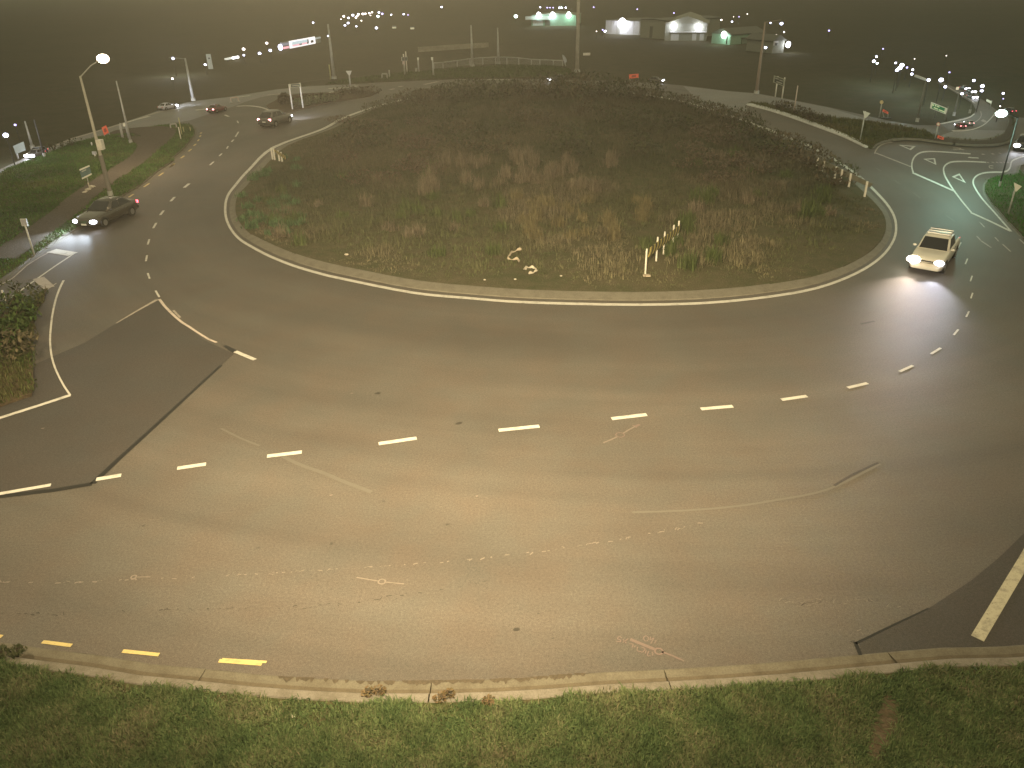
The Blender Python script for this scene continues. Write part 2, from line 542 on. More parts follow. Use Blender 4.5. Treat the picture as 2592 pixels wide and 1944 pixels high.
def field_noise(X, Y, s, seed=0):
    return np.array([noise.noise(Vector((x * s, y * s, seed * 7.3))) for x, y in zip(X, Y)])

def scatter(poly, n):
    X0, X1 = min(p.x for p in poly), max(p.x for p in poly); Y0, Y1 = min(p.y for p in poly), max(p.y for p in poly)
    x = rng.uniform(X0, X1, n); y = rng.uniform(Y0, Y1, n)
    k = inside(poly, x, y)
    return x[k], y[k]

# ------------------------------------------------------------------ ground plan (survey lines)
island = (G('F4', (1470, 120), (1455, 210), (1475, 300), (1540, 390), (1650, 460), (1760, 515), (1900, 570), (2050, 615), (2205, 652))
          + G('I5', (1200, 975), (1500, 1005), (1800, 1028), (2200, 1040))
          + G('I6', (300, 955), (600, 945), (900, 915), (1150, 870), (1350, 795), (1480, 710), (1545, 620), (1555, 540), (1530, 470), (1470, 395))
          + G('V', (1340, 620), (880, 300), (540, 100))
          + G('S', (2035, 364), (1950, 330), (1850, 294), (1750, 262), (1640, 241), (1520, 229), (1400, 224), (1200, 229), (1060, 245), (960, 267), (871, 298))
          + G('I5', (700, 60), (430, 160), (290, 285), (215, 370)))
island = smooth(island, 4, True)
if sum(island[i].x * island[(i + 1) % len(island)].y - island[(i + 1) % len(island)].x * island[i].y for i in range(len(island))) < 0:
    island.reverse()
ISL = np.array([(p.x, p.y) for p in island])
_seg = np.hypot(*(np.roll(ISL, -1, 0) - ISL).T); ISL_S = np.concatenate([[0], np.cumsum(_seg)[:-1]])

def ring_uv(V):
    out = np.zeros((len(V), 2))
    for c in range(0, len(V), 4000):
        D = np.hypot(V[c:c + 4000, None, 0] - ISL[None, :, 0], V[c:c + 4000, None, 1] - ISL[None, :, 1])
        k = D.argmin(1)
        out[c:c + 4000, 0] = ISL_S[k]; out[c:c + 4000, 1] = D[np.arange(len(k)), k]
    return out

near_kerb = (G('S', (-700, 1540), (-350, 1580)) + G('K7', (0, 300), (200, 330), (420, 355), (690, 400), (940, 420), (1170, 445), (1370, 458), (1700, 470))
             + G('K8', (0, 715), (330, 690), (700, 672), (1050, 650), (1450, 615), (1850, 580), (2212, 570)) + G('S', (2900, 1600), (3300, 1556)))
near_kerb = smooth(near_kerb, 4)
far_edge = (G('S', (3300, 330), (2700, 306)) + G('R', (2000, 905), (1870, 830), (1700, 700), (1500, 600), (1300, 520), (1150, 462))
            + G('R', (1095, 472), (1250, 550), (1400, 640), (1560, 740), (1600, 820), (1560, 890), (1280, 960), (1100, 1015), (850, 1015), (500, 960))
            + G('G', (2212, 1290), (1600, 1170), (1280, 1110), (900, 1080), (330, 1010)) + G('S', (1600, 206), (1440, 202), (1310, 199))
            + G('E', (2212, 930), (1700, 940), (1400, 960), (1000, 990), (400, 1020), (0, 1060))
            + G('D', (900, 730), (470, 780), (280, 820), (0, 905)) + G('A', (1600, 290), (1180, 420), (900, 500), (560, 640), (300, 760))
            + G('S', (0, 428), (-300, 540), (-700, 760)))
road_poly = [p.copy() for p in near_kerb] + far_edge

# ------------------------------------------------------------------ terrain and road
def terrain_z(x, y):
    r = np.hypot(x, y)
    return -.07 + 0 * r
tx = np.concatenate([-np.geomspace(1500, 20, 30), np.linspace(-15, 15, 7), np.geomspace(20, 1500, 30)])
ty = np.concatenate([-np.geomspace(1500, 20, 16), np.linspace(-15, 15, 7), np.geomspace(20, 1500, 36)])
TX, TY = np.meshgrid(tx, ty); TZ = terrain_z(TX, TY)
vs = np.stack([TX, TY, TZ], -1).reshape(-1, 3); nx = len(tx)
fs = [(j * nx + i, j * nx + i + 1, (j + 1) * nx + i + 1, (j + 1) * nx + i) for j in range(len(ty) - 1) for i in range(nx - 1)]
me = bpy.data.meshes.new('ground'); me.from_pydata(vs.tolist(), [], fs); me.update()
me.polygons.foreach_set('use_smooth', [True] * len(fs))
ground = link('ground', me, M_FIELD, kind='structure')

road = link('road', sheet_mesh('road', road_poly, 1.1, 0.0, ring_uv), M_ROAD, kind='structure')

# resealed patches and joints
pA = G('S', (398, 760), (455, 815), (520, 862), (592, 896), (560, 925), (234, 1225), (140, 1241), (0, 1257), (-400, 1300), (-400, 900), (0, 960)) + G('C', (1080, 440)) + G('B', (1480, 1500))
flatpoly('asphalt_patch', pA, .004, M_PATCH, road)
pB = G('K8', (1500, 560), (1800, 410), (1990, 285), (2110, 185), (2212, 85)) + G('S', (2700, 1260), (2700, 1628)) + G('K8', (2212, 570), (1850, 580), (1505, 615))
flatpoly('asphalt_patch', pB, .004, M_PATCH2, road)
stripe('tar_joint', G('S', (560, 925), (480, 998), (400, 1072), (300, 1163), (234, 1225)), .10, .008, M_TAR, road, .16)
stripe('tar_joint', G('S', (234, 1225), (140, 1241), (0, 1257), (-300, 1290)), .16, .008, M_TAR, road)
stripe('tar_joint', G('F4', (1520, 1125), (1450, 1085)), .22, .008, M_TAR, road, .12)
stripe('tar_joint', G('K8', (1485, 562), (1640, 486), (1800, 410)), .055, .009, M_TAR, road, .03)
stripe('tar_joint', G('K8', (1482, 556), (1506, 614)), .075, .009, M_TAR, road)
stripe('old_joint', G('B', (2005, 1197), (1750, 1340), (1480, 1500)), .16, .008, M_WORN, road, .05)

M_SHEEN = asphalt('asphalt_painted_sheen', (.17, .175, .18), tracks=False, grain=.7)  # bluish sheen of the lit roads, put into a paler asphalt colour
def sheen_sheet(poly): link('painted_sheen', sheet_mesh('painted_sheen', poly, 3.0, .003), M_SHEEN, road)
sheen_sheet(G('S', (-300, 545), (0, 429), (111, 378), (179, 350.5), (235, 334.5), (318, 309), (400, 281), (456, 264), (493, 256), (579, 246), (700, 227), (780, 219), (899, 213), (905, 222), (840, 232), (700, 239), (660, 246), (620, 258), (590, 270), (540, 285), (480, 305), (400, 317), (278, 343), (179, 368), (60, 416), (0, 440), (-300, 575)))
sheen_sheet(G('S', (1730, 218), (1839, 231), (1914, 237), (1978, 249), (2100, 273), (2197, 302), (2190, 309), (2080, 296), (2017, 284), (1935, 263), (1890, 262), (1890, 280), (1850, 288), (1790, 266), (1760, 248)))
sheen_sheet(G('Q', (1700, 0), (1950, 0), (2020, 60), (1980, 130), (1850, 175), (1650, 195), (1400, 190), (1200, 165), (1000, 130), (1100, 60), (1350, -20)))

# painted lines
LW = 6.0
stripe('edge_line', island + [island[0]], LW, .009, M_WHITE, road)
for a, b in (((1190, 65), (1222, 38)), ((1103, 153), (1128, 125)), ((1035, 242), (1058, 212)), ((990, 327), (1010, 292)), ((955, 432), (965, 398)),
             ((943, 540), (950, 502)), ((955, 617), (967, 653)), ((1005, 730), (1030, 772))):
    stripe('lane_dash', G('F4', a, b), 4.8, .010, M_WHITE, road)
for a, b in (((660, 1600), (710, 1555)), ((780, 1485), (812, 1452)), ((875, 1390), (893, 1358)), ((935, 1305), (962, 1275)), ((985, 1240), (1025, 1175)), ((1008, 1035), (1022, 1065)), ((850, 960), (900, 982))):
    stripe('lane_dash', G('D', a, b), 3.2, .010, M_WHITE, road)
for a, b in (((208, 1036), (262, 1027)), ((383, 1012), (445, 1003)), ((577, 986), (652, 977)), ((818, 959), (900, 947)), ((1077, 930), (1165, 921)), ((1321, 905), (1397, 896)),
             ((1514, 884), (1583, 878)), ((1688, 864), (1743, 856)), ((1831, 838), (1874, 828)), ((1943, 803), (1972, 790)), ((2011, 765), (2032, 752)), ((2060, 724), (2070, 712)),
             ((2087, 685), (2093, 673)), ((2097, 645), (2101, 633)), ((2096, 608), (2100, 596)), ((2085, 571), (2090, 559)), ((2069, 536), (2076, 524))):
    stripe('lane_dash', G('W', a, b), float(np.interp(a[1], (530, 650, 720, 800, 900, 1060), (3.4, 4.0, 4.8, 5.6, 7.6, 8.2))), .010, M_WHITE, road)
stripe('lane_dash', G('F4', (1520, 1123), (1648, 1177)), 7.5, .010, M_WHITE, road)
stripe('worn_line', G('F4', (1030, 785), (1062, 828), (1100, 868), (1140, 905), (1180, 938), (1222, 963), (1262, 990), (1305, 1018), (1350, 1045), (1400, 1065)), 6.5, .009, paint_mat('road_paint_scuffed', (.52, .45, .41), .7), road, 4)
stripe('lane_dash', G('F4', (1120, 858), (1165, 905)), 5, .012, M_WORN, road)
stripe('edge_line', G('W', (-300, 1118), (0, 1067), (110, 1048)), 6.8, .010, M_WHITE, road)
stripe('edge_line', smooth(G('B', (810, 955), (760, 1060), (710, 1200), (670, 1380)) + G('C', (650, 230), (638, 400), (652, 580), (690, 730), (745, 860), (820, 1000), (895, 1110)), 3), 5.0, .010, M_WHITE, road)
stripe('edge_line', G('C', (895, 1110), (500, 1240), (0, 1400)) + G('S', (-300, 1160)), 5.6, .011, M_WHITE, road)
# left approach road
stripe('centre_line', G('S', (-200, 905)) + G('B', (0, 1285), (200, 1130), (480, 930), (700, 775), (960, 603)), 2.8, .010, M_WHITE, road)
stripe('limit_bar', G('B', (655, 578), (930, 622)), .55, .011, M_WHITE, road)
stripe('limit_bar', G('B', (490, 925), (625, 1050)), .45, .011, M_WORN, road)
stripe('edge_line', G('S', (-200, 830)) + G('B', (160, 930), (350, 760), (500, 665), (640, 590)), 2.2, .010, M_WORN, road)
stripe('edge_line', G('B', (310, 1310), (480, 1170), (620, 1060), (720, 990)), 2.2, .010, M_WORN, road)
for a, b in (((2170, 868), (2212, 832)), ((2020, 985), (2080, 942)), ((1830, 1125), (1900, 1078)), ((1640, 1255), (1700, 1215)), ((1210, 1232), (1270, 1195))):
    stripe('no_stopping_dash', G('A', a, b), 2.8, .011, M_YELLOW, road)
for a, b in (((160, 1620), (212, 1580)), ((292, 1512), (335, 1480)), ((390, 1425), (425, 1395)), ((455, 1355), (483, 1330)), ((505, 1295), (522, 1273)), ((530, 1240), (546, 1220)), ((540, 1200), (553, 1185))):
    stripe('no_stopping_dash', G('D', a, b), 3.0, .011, M_YELLOW, road)
for a, b in (((-8, 1374), (5, 1376)), ((92, 1387), (155, 1395)), ((265, 1407), (344, 1415)), ((473, 1428), (566, 1435)), ((480, 1425), (576, 1431))):
    stripe('no_stopping_dash', G('W', a, b), 9.0 if a[0] != 480 else 6.0, .011 + .002 * (a[0] == 480), M_YELLOW, road)
# far road lines at the left
stripe('edge_line', G('A', (300, 770), (560, 655), (900, 515), (1180, 432), (1600, 305)) + G('D', (0, 925), (280, 880)), 2.2, .010, M_WORN, road)
stripe('edge_line', G('A', (1600, 305), (1750, 260), (1900, 225)), 2.2, .0105, M_WHITE, road)
stripe('centre_line', G('D', (480, 900), (650, 880), (760, 862)), 3.4, .010, M_WHITE, road)
stripe('centre_line', G('D', (920, 745), (1170, 715)), 2.4, .010, M_WHITE, road)
stripe('centre_line', G('D', (1390, 705), (1560, 695)), 2.4, .010, M_WORN, road)
stripe('edge_line', smooth(G('D', (1000, 850), (1150, 845), (1300, 862), (1420, 905), (1510, 965)), 4), 2.6, .010, M_WHITE, road)
stripe('edge_line', G('E', (660, 1052), (900, 1040), (1030, 1018)), .45, .010, M_WHITE, road)
stripe('edge_line', G('E', (660, 1103), (740, 1093)), .45, .010, M_WHITE, road)
stripe('edge_line', G('E', (1640, 945), (1900, 938), (2212, 932)) + G('S', (1290, 202)), .35, .010, M_WHITE, road)
for a, b in (((1440, 1065), (1500, 1055)), ((1555, 1030), (1605, 1020)), ((1880, 1000), (2060, 962))):
    stripe('lane_dash', G('E', a, b), .45, .010, M_WORN, road)
# right entry
def Ql(*p): return G('Q', *p)
QW = 3.7
stripe('edge_line', smooth(Ql((180, 318), (200, 270), (245, 215), (320, 178), (420, 158)), 3), 3.2, .010, M_WORN, road)
stripe('limit_line', Ql((190, 305), (420, 395), (675, 495)), 2.8, .010, M_WORN, road)
stripe('lane_line', smooth(Ql((705, 580), (685, 500), (690, 430), (715, 370), (765, 322), (840, 295), (940, 287), (1100, 293), (1300, 307), (1480, 320)), 3), QW, .0105, M_WHITE, road)
stripe('limit_line', Ql((705, 580), (980, 700), (1260, 825)), QW, .010, M_WHITE, road)
stripe('lane_line', smooth(Ql((1260, 825), (1190, 720), (1130, 610), (1115, 520), (1150, 465), (1230, 430), (1380, 422), (1550, 427), (1690, 435)), 3), QW, .0105, M_WHITE, road)
stripe('lane_line', Ql((1240, 800), (1370, 970), (1495, 1120)), QW, .0115, M_WHITE, road)
stripe('limit_line', Ql((1495, 1120), (1760, 1240), (2030, 1372)), QW, .010, M_WHITE, road)
stripe('lane_line', smooth(Ql((2030, 1372), (1800, 1110), (1640, 930), (1540, 780), (1515, 690), (1560, 620), (1660, 580), (1800, 568), (1920, 565), (1990, 540), (2020, 490), (2035, 430), (2080, 395), (2205, 350)), 3), QW, .0105, M_WHITE, road)
for a, b in (((1630, 325), (1672, 325)), ((1762, 321), (1798, 320)), ((1865, 312), (1888, 310))):
    stripe('lane_dash', Ql(a, b), 2.2, .010, M_WORN, road)
for x in (1715, 1785, 1840, 1890, 1945, 1985):
    stripe('lane_dash', Ql((x - 13, 437), (x + 13, 437)), 2.4, .010, M_WORN, road)
for tri in (((505, 198), (738, 216), (672, 270)), ((838, 388), (1000, 378), (1018, 470)), ((1225, 630), (1330, 585), (1418, 716))):
    o = Ql(*tri); c = sum(o, Vector((0, 0))) / 3
    i_ = [c + (p - c) * .58 for p in o]
    mb = MB(); mb.add([(p.x, p.y, .010) for p in o + i_], [(0, 1, 4, 3), (1, 2, 5, 4), (2, 0, 3, 5)])
    me = mb.mesh('give_way_triangle')
    if me.polygons[0].normal.z < 0: me.flip_normals()
    link('give_way_triangle', me, M_WHITE, road)
stripe('lane_arrow', Ql((1450, 366), (1500, 372), (1590, 376)), 2.6, .010, M_WHITE, road)
stripe('lane_arrow', smooth(Ql((1245, 240), (1330, 243), (1345, 258), (1245, 265)), 3) , 1.8, .010, M_WORN, road)
stripe('lane_arrow', Ql((1325, 250), (1395, 268)), 1.8, .011, M_WORN, road)
stripe('lane_arrow', smooth(Ql((1790, 482), (1735, 485), (1745, 512), (1785, 510)), 3), 2.2, .010, M_WORN, road)
for a, b in (((200, 510), (260, 550)), ((450, 680), (525, 730)), ((710, 850), (800, 920)), ((1150, 1155), (1265, 1235))):
    stripe('lane_dash', Ql(a, b), 2.4, .010, M_FAINT, road)
for a, b in (((1605, 1245), (1670, 1315)), ((1565, 1435), (1620, 1495)), ((1625, 1500), (1760, 1590)), ((1810, 1450), (1860, 1505)), ((1915, 1545), (2025, 1645))):
    stripe('lane_dash', Ql(a, b), 2.6, .010, M_WORN, road)
stripe('edge_line', Ql((2140, 1475), (2205, 1535)) + G('S', (2680, 690)), 2.6, .010, M_WORN, road)
# right exit road
stripe('edge_line', smooth(G('R', (1300, 1088), (1450, 1085), (1590, 1060), (1700, 1010), (1780, 940), (1840, 870), (1872, 828)), 3), 2.4, .010, M_WHITE, road)
stripe('edge_line', smooth(G('R', (1150, 1000), (1270, 975), (1400, 950), (1520, 915), (1580, 870)), 3), 3.0, .010, M_WHITE, road)
stripe('lane_line', smooth(G('R', (1590, 975), (1640, 940), (1668, 890), (1660, 840)), 3), 1.8, .010, M_WORN, road)
flatpoly('lane_arrow', G('R', (1660, 960), (1690, 940), (1740, 965), (1715, 985)), .010, M_WORN, road)
stripe('edge_line', smooth(G('R', (1190, 500), (1330, 580), (1480, 660), (1590, 740)), 3), 1.8, .010, M_WORN, road)
# thick white line at the near right
stripe('edge_line', G('K8', (2010, 541), (2212, 205)) + G('S', (2800, 1060)), .23, .010, paint_mat('road_paint_tracked', (.40, .37, .28), .95), road)
# faded marks
stripe('old_joint', smooth(G('O', (640, 1130), (760, 1190), (880, 1240), (1000, 1280), (1120, 1325), (1230, 1375), (1400, 1440), (1560, 1500)), 2), .12, .008, M_FAINT, road)
stripe('old_joint', smooth(G('O', (0, 840), (200, 940), (400, 1020)), 2), .07, .008, M_FAINT, road)
stripe('old_joint', smooth(G('L', (0, 440), (300, 430), (600, 405), (820, 370), (1040, 330), (1200, 270), (1400, 165)), 3), .07, .008, M_FAINT, road)
stripe('skid_mark', smooth(G('L', (1140, 290), (1250, 225), (1390, 160)), 3), .07, .009, M_PATCH2, road)
stripe('skid_mark', G('I6', (1375, 1055), (1445, 1040)), .10, .009, M_PATCH2, road)
# ragged strip of old adhesive along the lane, in broken flakes
tr = smooth(G('W', (-20, 1258), (150, 1258), (300, 1252), (550, 1240), (760, 1228), (900, 1218), (1050, 1206), (1250, 1180), (1400, 1155), (1520, 1130)), 6)
tr = resample(tr, .05); mb = MB()
for i, p in enumerate(tr[:-1]):
    k = noise.noise(Vector((i * .11, 3.1, 0)))
    if random.random() < .30 + .55 * k: 
        q = p + Vector((random.gauss(0, .018), random.gauss(0, .018))); l = random.uniform(.03, .13); w = random.uniform(.012, .042); a = random.gauss(.1, .4)
        c, s = math.cos(a), math.sin(a)
        mb.add([(q.x + c * u * l - s * v * w, q.y + s * u * l + c * v * w, .009) for u, v in ((-.5, -.5), (.5, -.3), (.45, .5), (-.4, .4))], [(0, 1, 2, 3)])
mb.obj('adhesive_flakes', M_SPRAYW, road, kind='stuff')
mb = MB()
for line in (G('K7', (500, 170), (800, 160), (1140, 155), (1400, 140), (1700, 105), (2100, 40)), G('K7', (0, 178), (300, 178))):
    for p in resample(smooth(line, 5), .07):
        if random.random() < .30:
            q = p + Vector((random.gauss(0, .03), random.gauss(0, .03))); l = random.uniform(.02, .14); w = random.uniform(.01, .03); a = random.gauss(.15, .5)
            c, s = math.cos(a), math.sin(a)
            mb.add([(q.x + c * u * l - s * v * w, q.y + s * u * l + c * v * w, .009) for u, v in ((-.5, -.5), (.5, -.3), (.45, .5), (-.4, .4))], [(0, 1, 2, 3)])
mb.obj('tar_flecks', M_PATCH2, road, kind='stuff')
mb = MB(); mbd = MB()
for line, den in ((G('L', (820, 925), (950, 955), (1060, 950), (1180, 945), (1280, 932), (1360, 940)), .8), (G('L', (1360, 940), (1500, 965), (1640, 985)), .35), (G('L', (1300, 1080), (1270, 1160), (1250, 1200)), .3)):
    for p in resample(smooth(line, 5), .045):
        for b_ in (mb, mbd):
            if random.random() < den * .6:
                q = p + Vector((random.gauss(0, .04), random.gauss(0, .05))); l = random.uniform(.03, .16); w = random.uniform(.006, .018); a = random.gauss(0, .7)
                c, s_ = math.cos(a), math.sin(a)
                b_.add([(q.x + c * u * l - s_ * v * w, q.y + s_ * u * l + c * v * w, .009) for u, v in ((-.5, -.5), (.5, -.3), (.45, .5), (-.4, .4))], [(0, 1, 2, 3)])
mb.obj('crazed_cracks', M_SPRAYW, road, kind='stuff'); mbd.obj('crazed_cracks', M_PATCH, road, kind='stuff')
def blotch(s, x, y, r, m, asp=.6):
    c = G(s, (x, y))[0]; a0 = random.uniform(0, 3)
    pts = []
    for k in range(9):
        a = 2 * math.pi * k / 9; q = r * random.uniform(.6, 1.2)
        pts.append(c + Matrix.Rotation(a0 * .2, 2) @ Vector((math.cos(a) * q, math.sin(a) * q * asp)))
    flatpoly('oil_spot', pts, .0095, m, road)
for x, y, r in ((815, 850, .16), (993, 914, .15), (967, 1133, .08), (716, 1174, .06), (310, 1136, .06), (1163, 1326, .04), (558, 1184, .055), (881, 1110, .03), (1193, 1380, .03), (1992, 1083, .05), (1115, 1360, .09), (829, 1083, .05), (1010, 969, .04)):
    blotch('W', x, y, r * .8, mat('oil_stain', (.040, .036, .031), .5))
for x, y in ((92, 926), (760, 850), (1030, 1072), (716, 1070)):
    blotch('W', x, y, .05, M_SPRAYW)
# survey spray marks
def ringmark(s, x, y, r, m, z=.0098):
    c = G(s, (x, y))[0]
    P = [c + Vector((math.cos(t), math.sin(t))) * r for t in np.linspace(0, 2 * math.pi, 17)]
    stripe('spray_ring', P, .035, z, m, road)
stripe('spray_line', G('Y', (1320, 600), (1560, 690), (1800, 800)), .04, .0098, M_SPRAY, road)
stripe('spray_line', G('Y', (640, 330), (900, 440), (1160, 545)), .07, .0098, M_SPRAY, road)
ringmark('Y', 1255, 590, .075, M_SPRAY)
ringmark('Z', 770, 680, .12, M_SPRAY)
stripe('spray_line', G('Z', (300, 900), (500, 820), (680, 735)), .05, .0098, M_SPRAYW, road)
stripe('spray_line', G('Z', (860, 630), (1000, 545), (1210, 430)), .05, .0098, M_SPRAYW, road)
stripe('spray_line', G('Z', (1210, 440), (1320, 385)), .09, .0099, M_SPRAY, road)
stripe('spray_line', G('Z', (1110, 410), (1210, 435), (1222, 480)), .05, .0100, M_SPRAY, road)
ringmark('W', 825, 1257, .075, M_SPRAYW); stripe('spray_line', G('W', (770, 1248), (818, 1256)), .03, .0098, M_SPRAYW, road); stripe('spray_line', G('W', (833, 1258), (873, 1262)), .03, .0098, M_SPRAYW, road)
ringmark('W', 289, 1247, .055, M_SPRAYW); stripe('spray_line', G('W', (297, 1247), (325, 1247)), .03, .0098, M_SPRAYW, road)
# hand sprayed letters, upside down to the camera: strokes read from the photograph
def strokes(lines, w=.022):
    for L in lines: stripe('spray_letter', smooth(G('Y', *L), 3) if len(L) > 2 else G('Y', *L), w, .0100, M_SPRAY, road)
strokes([[(460, 300), (400, 275), (365, 320), (420, 340), (430, 385), (340, 375)], [(480, 330), (560, 420)], [(600, 320), (480, 400)],
         [(980, 250), (925, 300), (955, 360), (1010, 365), (1030, 300), (980, 250)], [(1080, 280), (1070, 350), (1150, 300), (1080, 430)], [(1200, 350), (1165, 420)],
         [(620, 430), (700, 440), (680, 510)], [(720, 500), (760, 470)], [(800, 490), (790, 570), (850, 600)], [(880, 500), (960, 540), (900, 610), (850, 590)],
         [(985, 570), (960, 640)], [(1040, 580), (1010, 680), (1080, 690)], [(1100, 600), (1130, 640), (1110, 680)]])

# ------------------------------------------------------------------ kerbs
def kf(total, pxw):
    return lambda p, n: min(1.0, across(p, n) * pxw / total)
kerb_near = empty('kerb', (0, 0, 0), kind='structure')
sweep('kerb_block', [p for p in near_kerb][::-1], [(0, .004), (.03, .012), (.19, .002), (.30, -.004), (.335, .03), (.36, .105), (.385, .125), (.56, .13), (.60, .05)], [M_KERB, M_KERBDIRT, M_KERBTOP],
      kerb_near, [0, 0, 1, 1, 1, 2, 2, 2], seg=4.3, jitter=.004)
mb = MB()                                            # silt and broken seal lying in the channel
for k in range(700):
    t = random.random(); i = int(t * (len(near_kerb) - 2)); p = near_kerb[i].lerp(near_kerb[i + 1], random.random())
    if not (-4.6 < p.x < 1.2): continue
    if p.x < -2.2 and random.random() < .7: continue
    w = random.uniform(.03, .12); h = random.uniform(.02, .09) * (1.5 if random.random() < .2 else 1)
    y = p.y - .01
    z_ = .016 + k * 8e-6; y += random.uniform(-.012, .012)
    mb.add([(p.x - w, y + .015, z_), (p.x + w, y + .012, z_), (p.x + w * .6, y - h * .6, z_), (p.x + random.uniform(-.4, .3) * w, y - h, z_), (p.x - w * .7, y - h * .4, z_)], [(0, 4, 3, 2, 1)])
mb.obj('channel_silt', mat('channel_silt', (.066, .053, .037), .95, noise_amt=.3, nscale=20), kerb_near, kind='stuff')

island_kerb = empty('island_kerb', (0, 0, 0), kind='structure')
isl_closed = island + [island[0]]
_f0 = min(across(p, n) for p, n in zip(island, normals2(island, True)) if abs(p.x) < 6 and p.y < 40)
def isl_f(p, nn): return min(1.0, max(.28, across(p, nn) / .040))
sweep('kerb_block', isl_closed, [(.42, .002), (.46, .03), (.98, .125), (1.06, .13), (1.10, .05)], [M_KERBI], island_kerb, seg=4.6, jitter=.004, fs_=isl_f)

# ------------------------------------------------------------------ verges and islands
def slab(name, poly, m, z=.12, step=1.2, amp=.03, skirt=-.02):
    def zf(x, y):
        e = np.clip(dist_poly(poly, x, y) / 1.2, 0, 1)
        return z + e * (amp * (field_noise(x, y, .45, 3) + .6) + .02)
    return link(name, sheet_mesh(name, poly, step, zf, None, skirt=skirt), m, kind='structure'), zf

N2 = normals2(near_kerb)
near_back = [p - n * .57 for p, n in zip(near_kerb, N2)]
near_poly = near_back + G('S', (3600, 2300), (1296, 2700), (-1000, 2300))
near_verge, near_z = slab('near_verge', near_poly, M_TURF, z=.11, step=.6, amp=.05)
# left verge
lv = (G('S', (-700, 1010), (-200, 832)) + G('B', (0, 960), (200, 830), (440, 640), (700, 470), (1000, 290)) + G('A', (1530, 1260), (1800, 1100), (2000, 930), (2212, 790))
      + G('D', (170, 1520), (300, 1415), (400, 1300), (450, 1215), (462, 1160), (440, 1120), (400, 1098), (330, 1088), (230, 1090), (150, 1102), (0, 1112))
      + G('A', (1850, 390), (1700, 440), (1400, 470), (1180, 520), (900, 590), (600, 720), (300, 830), (60, 930)) + G('S', (0, 446), (-300, 580), (-700, 800)))
left_verge, left_z = slab('left_verge', lv, M_TURF, z=.11, step=1.0, amp=.05)
lk = empty('left_kerb', (0, 0, 0), kind='structure')
lkp = smooth(G('S', (-300, 900)) + G('B', (0, 960), (200, 830), (440, 640), (700, 470), (1000, 290)) + G('A', (1530, 1260), (1800, 1100), (2000, 930), (2212, 790)) + G('D', (170, 1520), (300, 1415), (400, 1300), (450, 1215), (462, 1160), (440, 1120), (400, 1098), (330, 1088), (230, 1090)), 3)
sweep('kerb_block', lkp, [(-.55, .003), (-.50, .02), (-.14, .02), (-.10, .12), (.10, .135), (.12, .08)], [M_KERB], lk, seg=6.0, jitter=.004, fs_=kf(.67, 8))
# foot path on the left verge
pth = G('B', (0, 725), (390, 455), (870, 95)) + G('A', (1000, 1330), (1260, 1130), (1540, 945), (1760, 790), (1890, 670), (1935, 600), (1950, 540), (1900, 470), (1800, 445), (1700, 455), (1660, 470))
pw = [.8] * 8 + [.95, 1.2, 1.7, 2.4, 2.6, 2.2, 1.6]
Pn = smooth(pth, 3); N = normals2(Pn)
wid = np.interp(np.linspace(0, len(pw) - 1, len(Pn)), range(len(pw)), pw)
def path_strip(name, P, N, wid, m, dz):
    vs = []; fs = []
    for p, n, w in zip(P, N, wid):
        for s in (-1, -.33, .33, 1): vs.append((p.x + n.x * w * s, p.y + n.y * w * s, 0))
    X = np.array([v[0] for v in vs]); Y = np.array([v[1] for v in vs]); Z = left_z(X, Y) + dz
    vs = [(a, b, float(c)) for a, b, c in zip(X, Y, Z)]
    for i in range(len(P) - 1):
        for k in range(3): fs.append((4 * i + k, 4 * i + 4 + k, 4 * i + 5 + k, 4 * i + 1 + k))
    me = bpy.data.meshes.new(name); me.from_pydata(vs, [], fs); me.update()
    if me.polygons[0].normal.z < 0: me.flip_normals()
    return link(name, me, m, kind='structure')
foot = path_strip('footpath', Pn, N, wid, M_PATH, .03)
gravel = G('A', (1700, 445), (1850, 412), (1980, 400), (2060, 415), (2108, 450), (2112, 500), (2070, 560), (1990, 640), (1920, 640), (1890, 560), (1850, 500), (1720, 500))
me = sheet_mesh('gravel_apron', gravel, 1.0, lambda x, y: left_z(x, y) + .035)
link('gravel_apron', me, M_PATH, kind='structure')
path_poly = [p + n * w for p, n, w in zip(Pn, N, wid)] + [p - n * w for p, n, w in zip(Pn, N, wid)][::-1]

# left splitter island (rough grass and dirt)
ls = G('S', (-500, 1000)) + G('B', (0, 1500), (330, 1315), (450, 1200), (540, 1130), (610, 1085)) + G('B', (560, 1230)) + G('C', (450, 20), (430, 300), (410, 600), (440, 980), (400, 1125), (230, 1180), (0, 1262)) + G('S', (-500, 1190))
left_island, li_z = slab('left_traffic_island', ls, M_DIRT, z=.10, step=.8, amp=.08)

# right splitter island and verge
rs = (G('Q', (150, 250), (185, 205), (250, 172), (330, 148), (420, 133), (600, 122), (760, 130), (900, 148), (1200, 188), (1400, 208), (1600, 213), (1780, 205), (1900, 188), (1980, 155), (2035, 90), (2060, 0))
      + G('R', (2075, 880), (2035, 880), (2020, 1010), (1960, 1140), (1800, 1215), (1600, 1235), (1400, 1225), (1200, 1195), (1050, 1160)) + G('S', (2353, 338), (2275, 322), (2197, 310), (2080, 297), (2017, 285), (1935, 264), (1896, 262))
      + G('C3', (430, 680), (580, 718), (740, 770), (900, 828), (1050, 885), (1215, 965)))
right_island, ri_z = slab('right_traffic_island', rs, M_TURF, z=.12, step=1.0, amp=.05)
rk = empty('right_island_kerb', (0, 0, 0), kind='structure')
sweep('kerb_block', smooth(G('C3', (430, 680), (580, 718), (740, 770), (900, 828), (1050, 885), (1200, 958)), 3), [(-.30, .003), (-.26, .12), (.20, .16), (.24, .05)],
      [mat('kerb_white_paint', (.52, .54, .55), .6, noise_amt=.2, nscale=3)], rk, seg=5.0, fs_=kf(.54, 6))
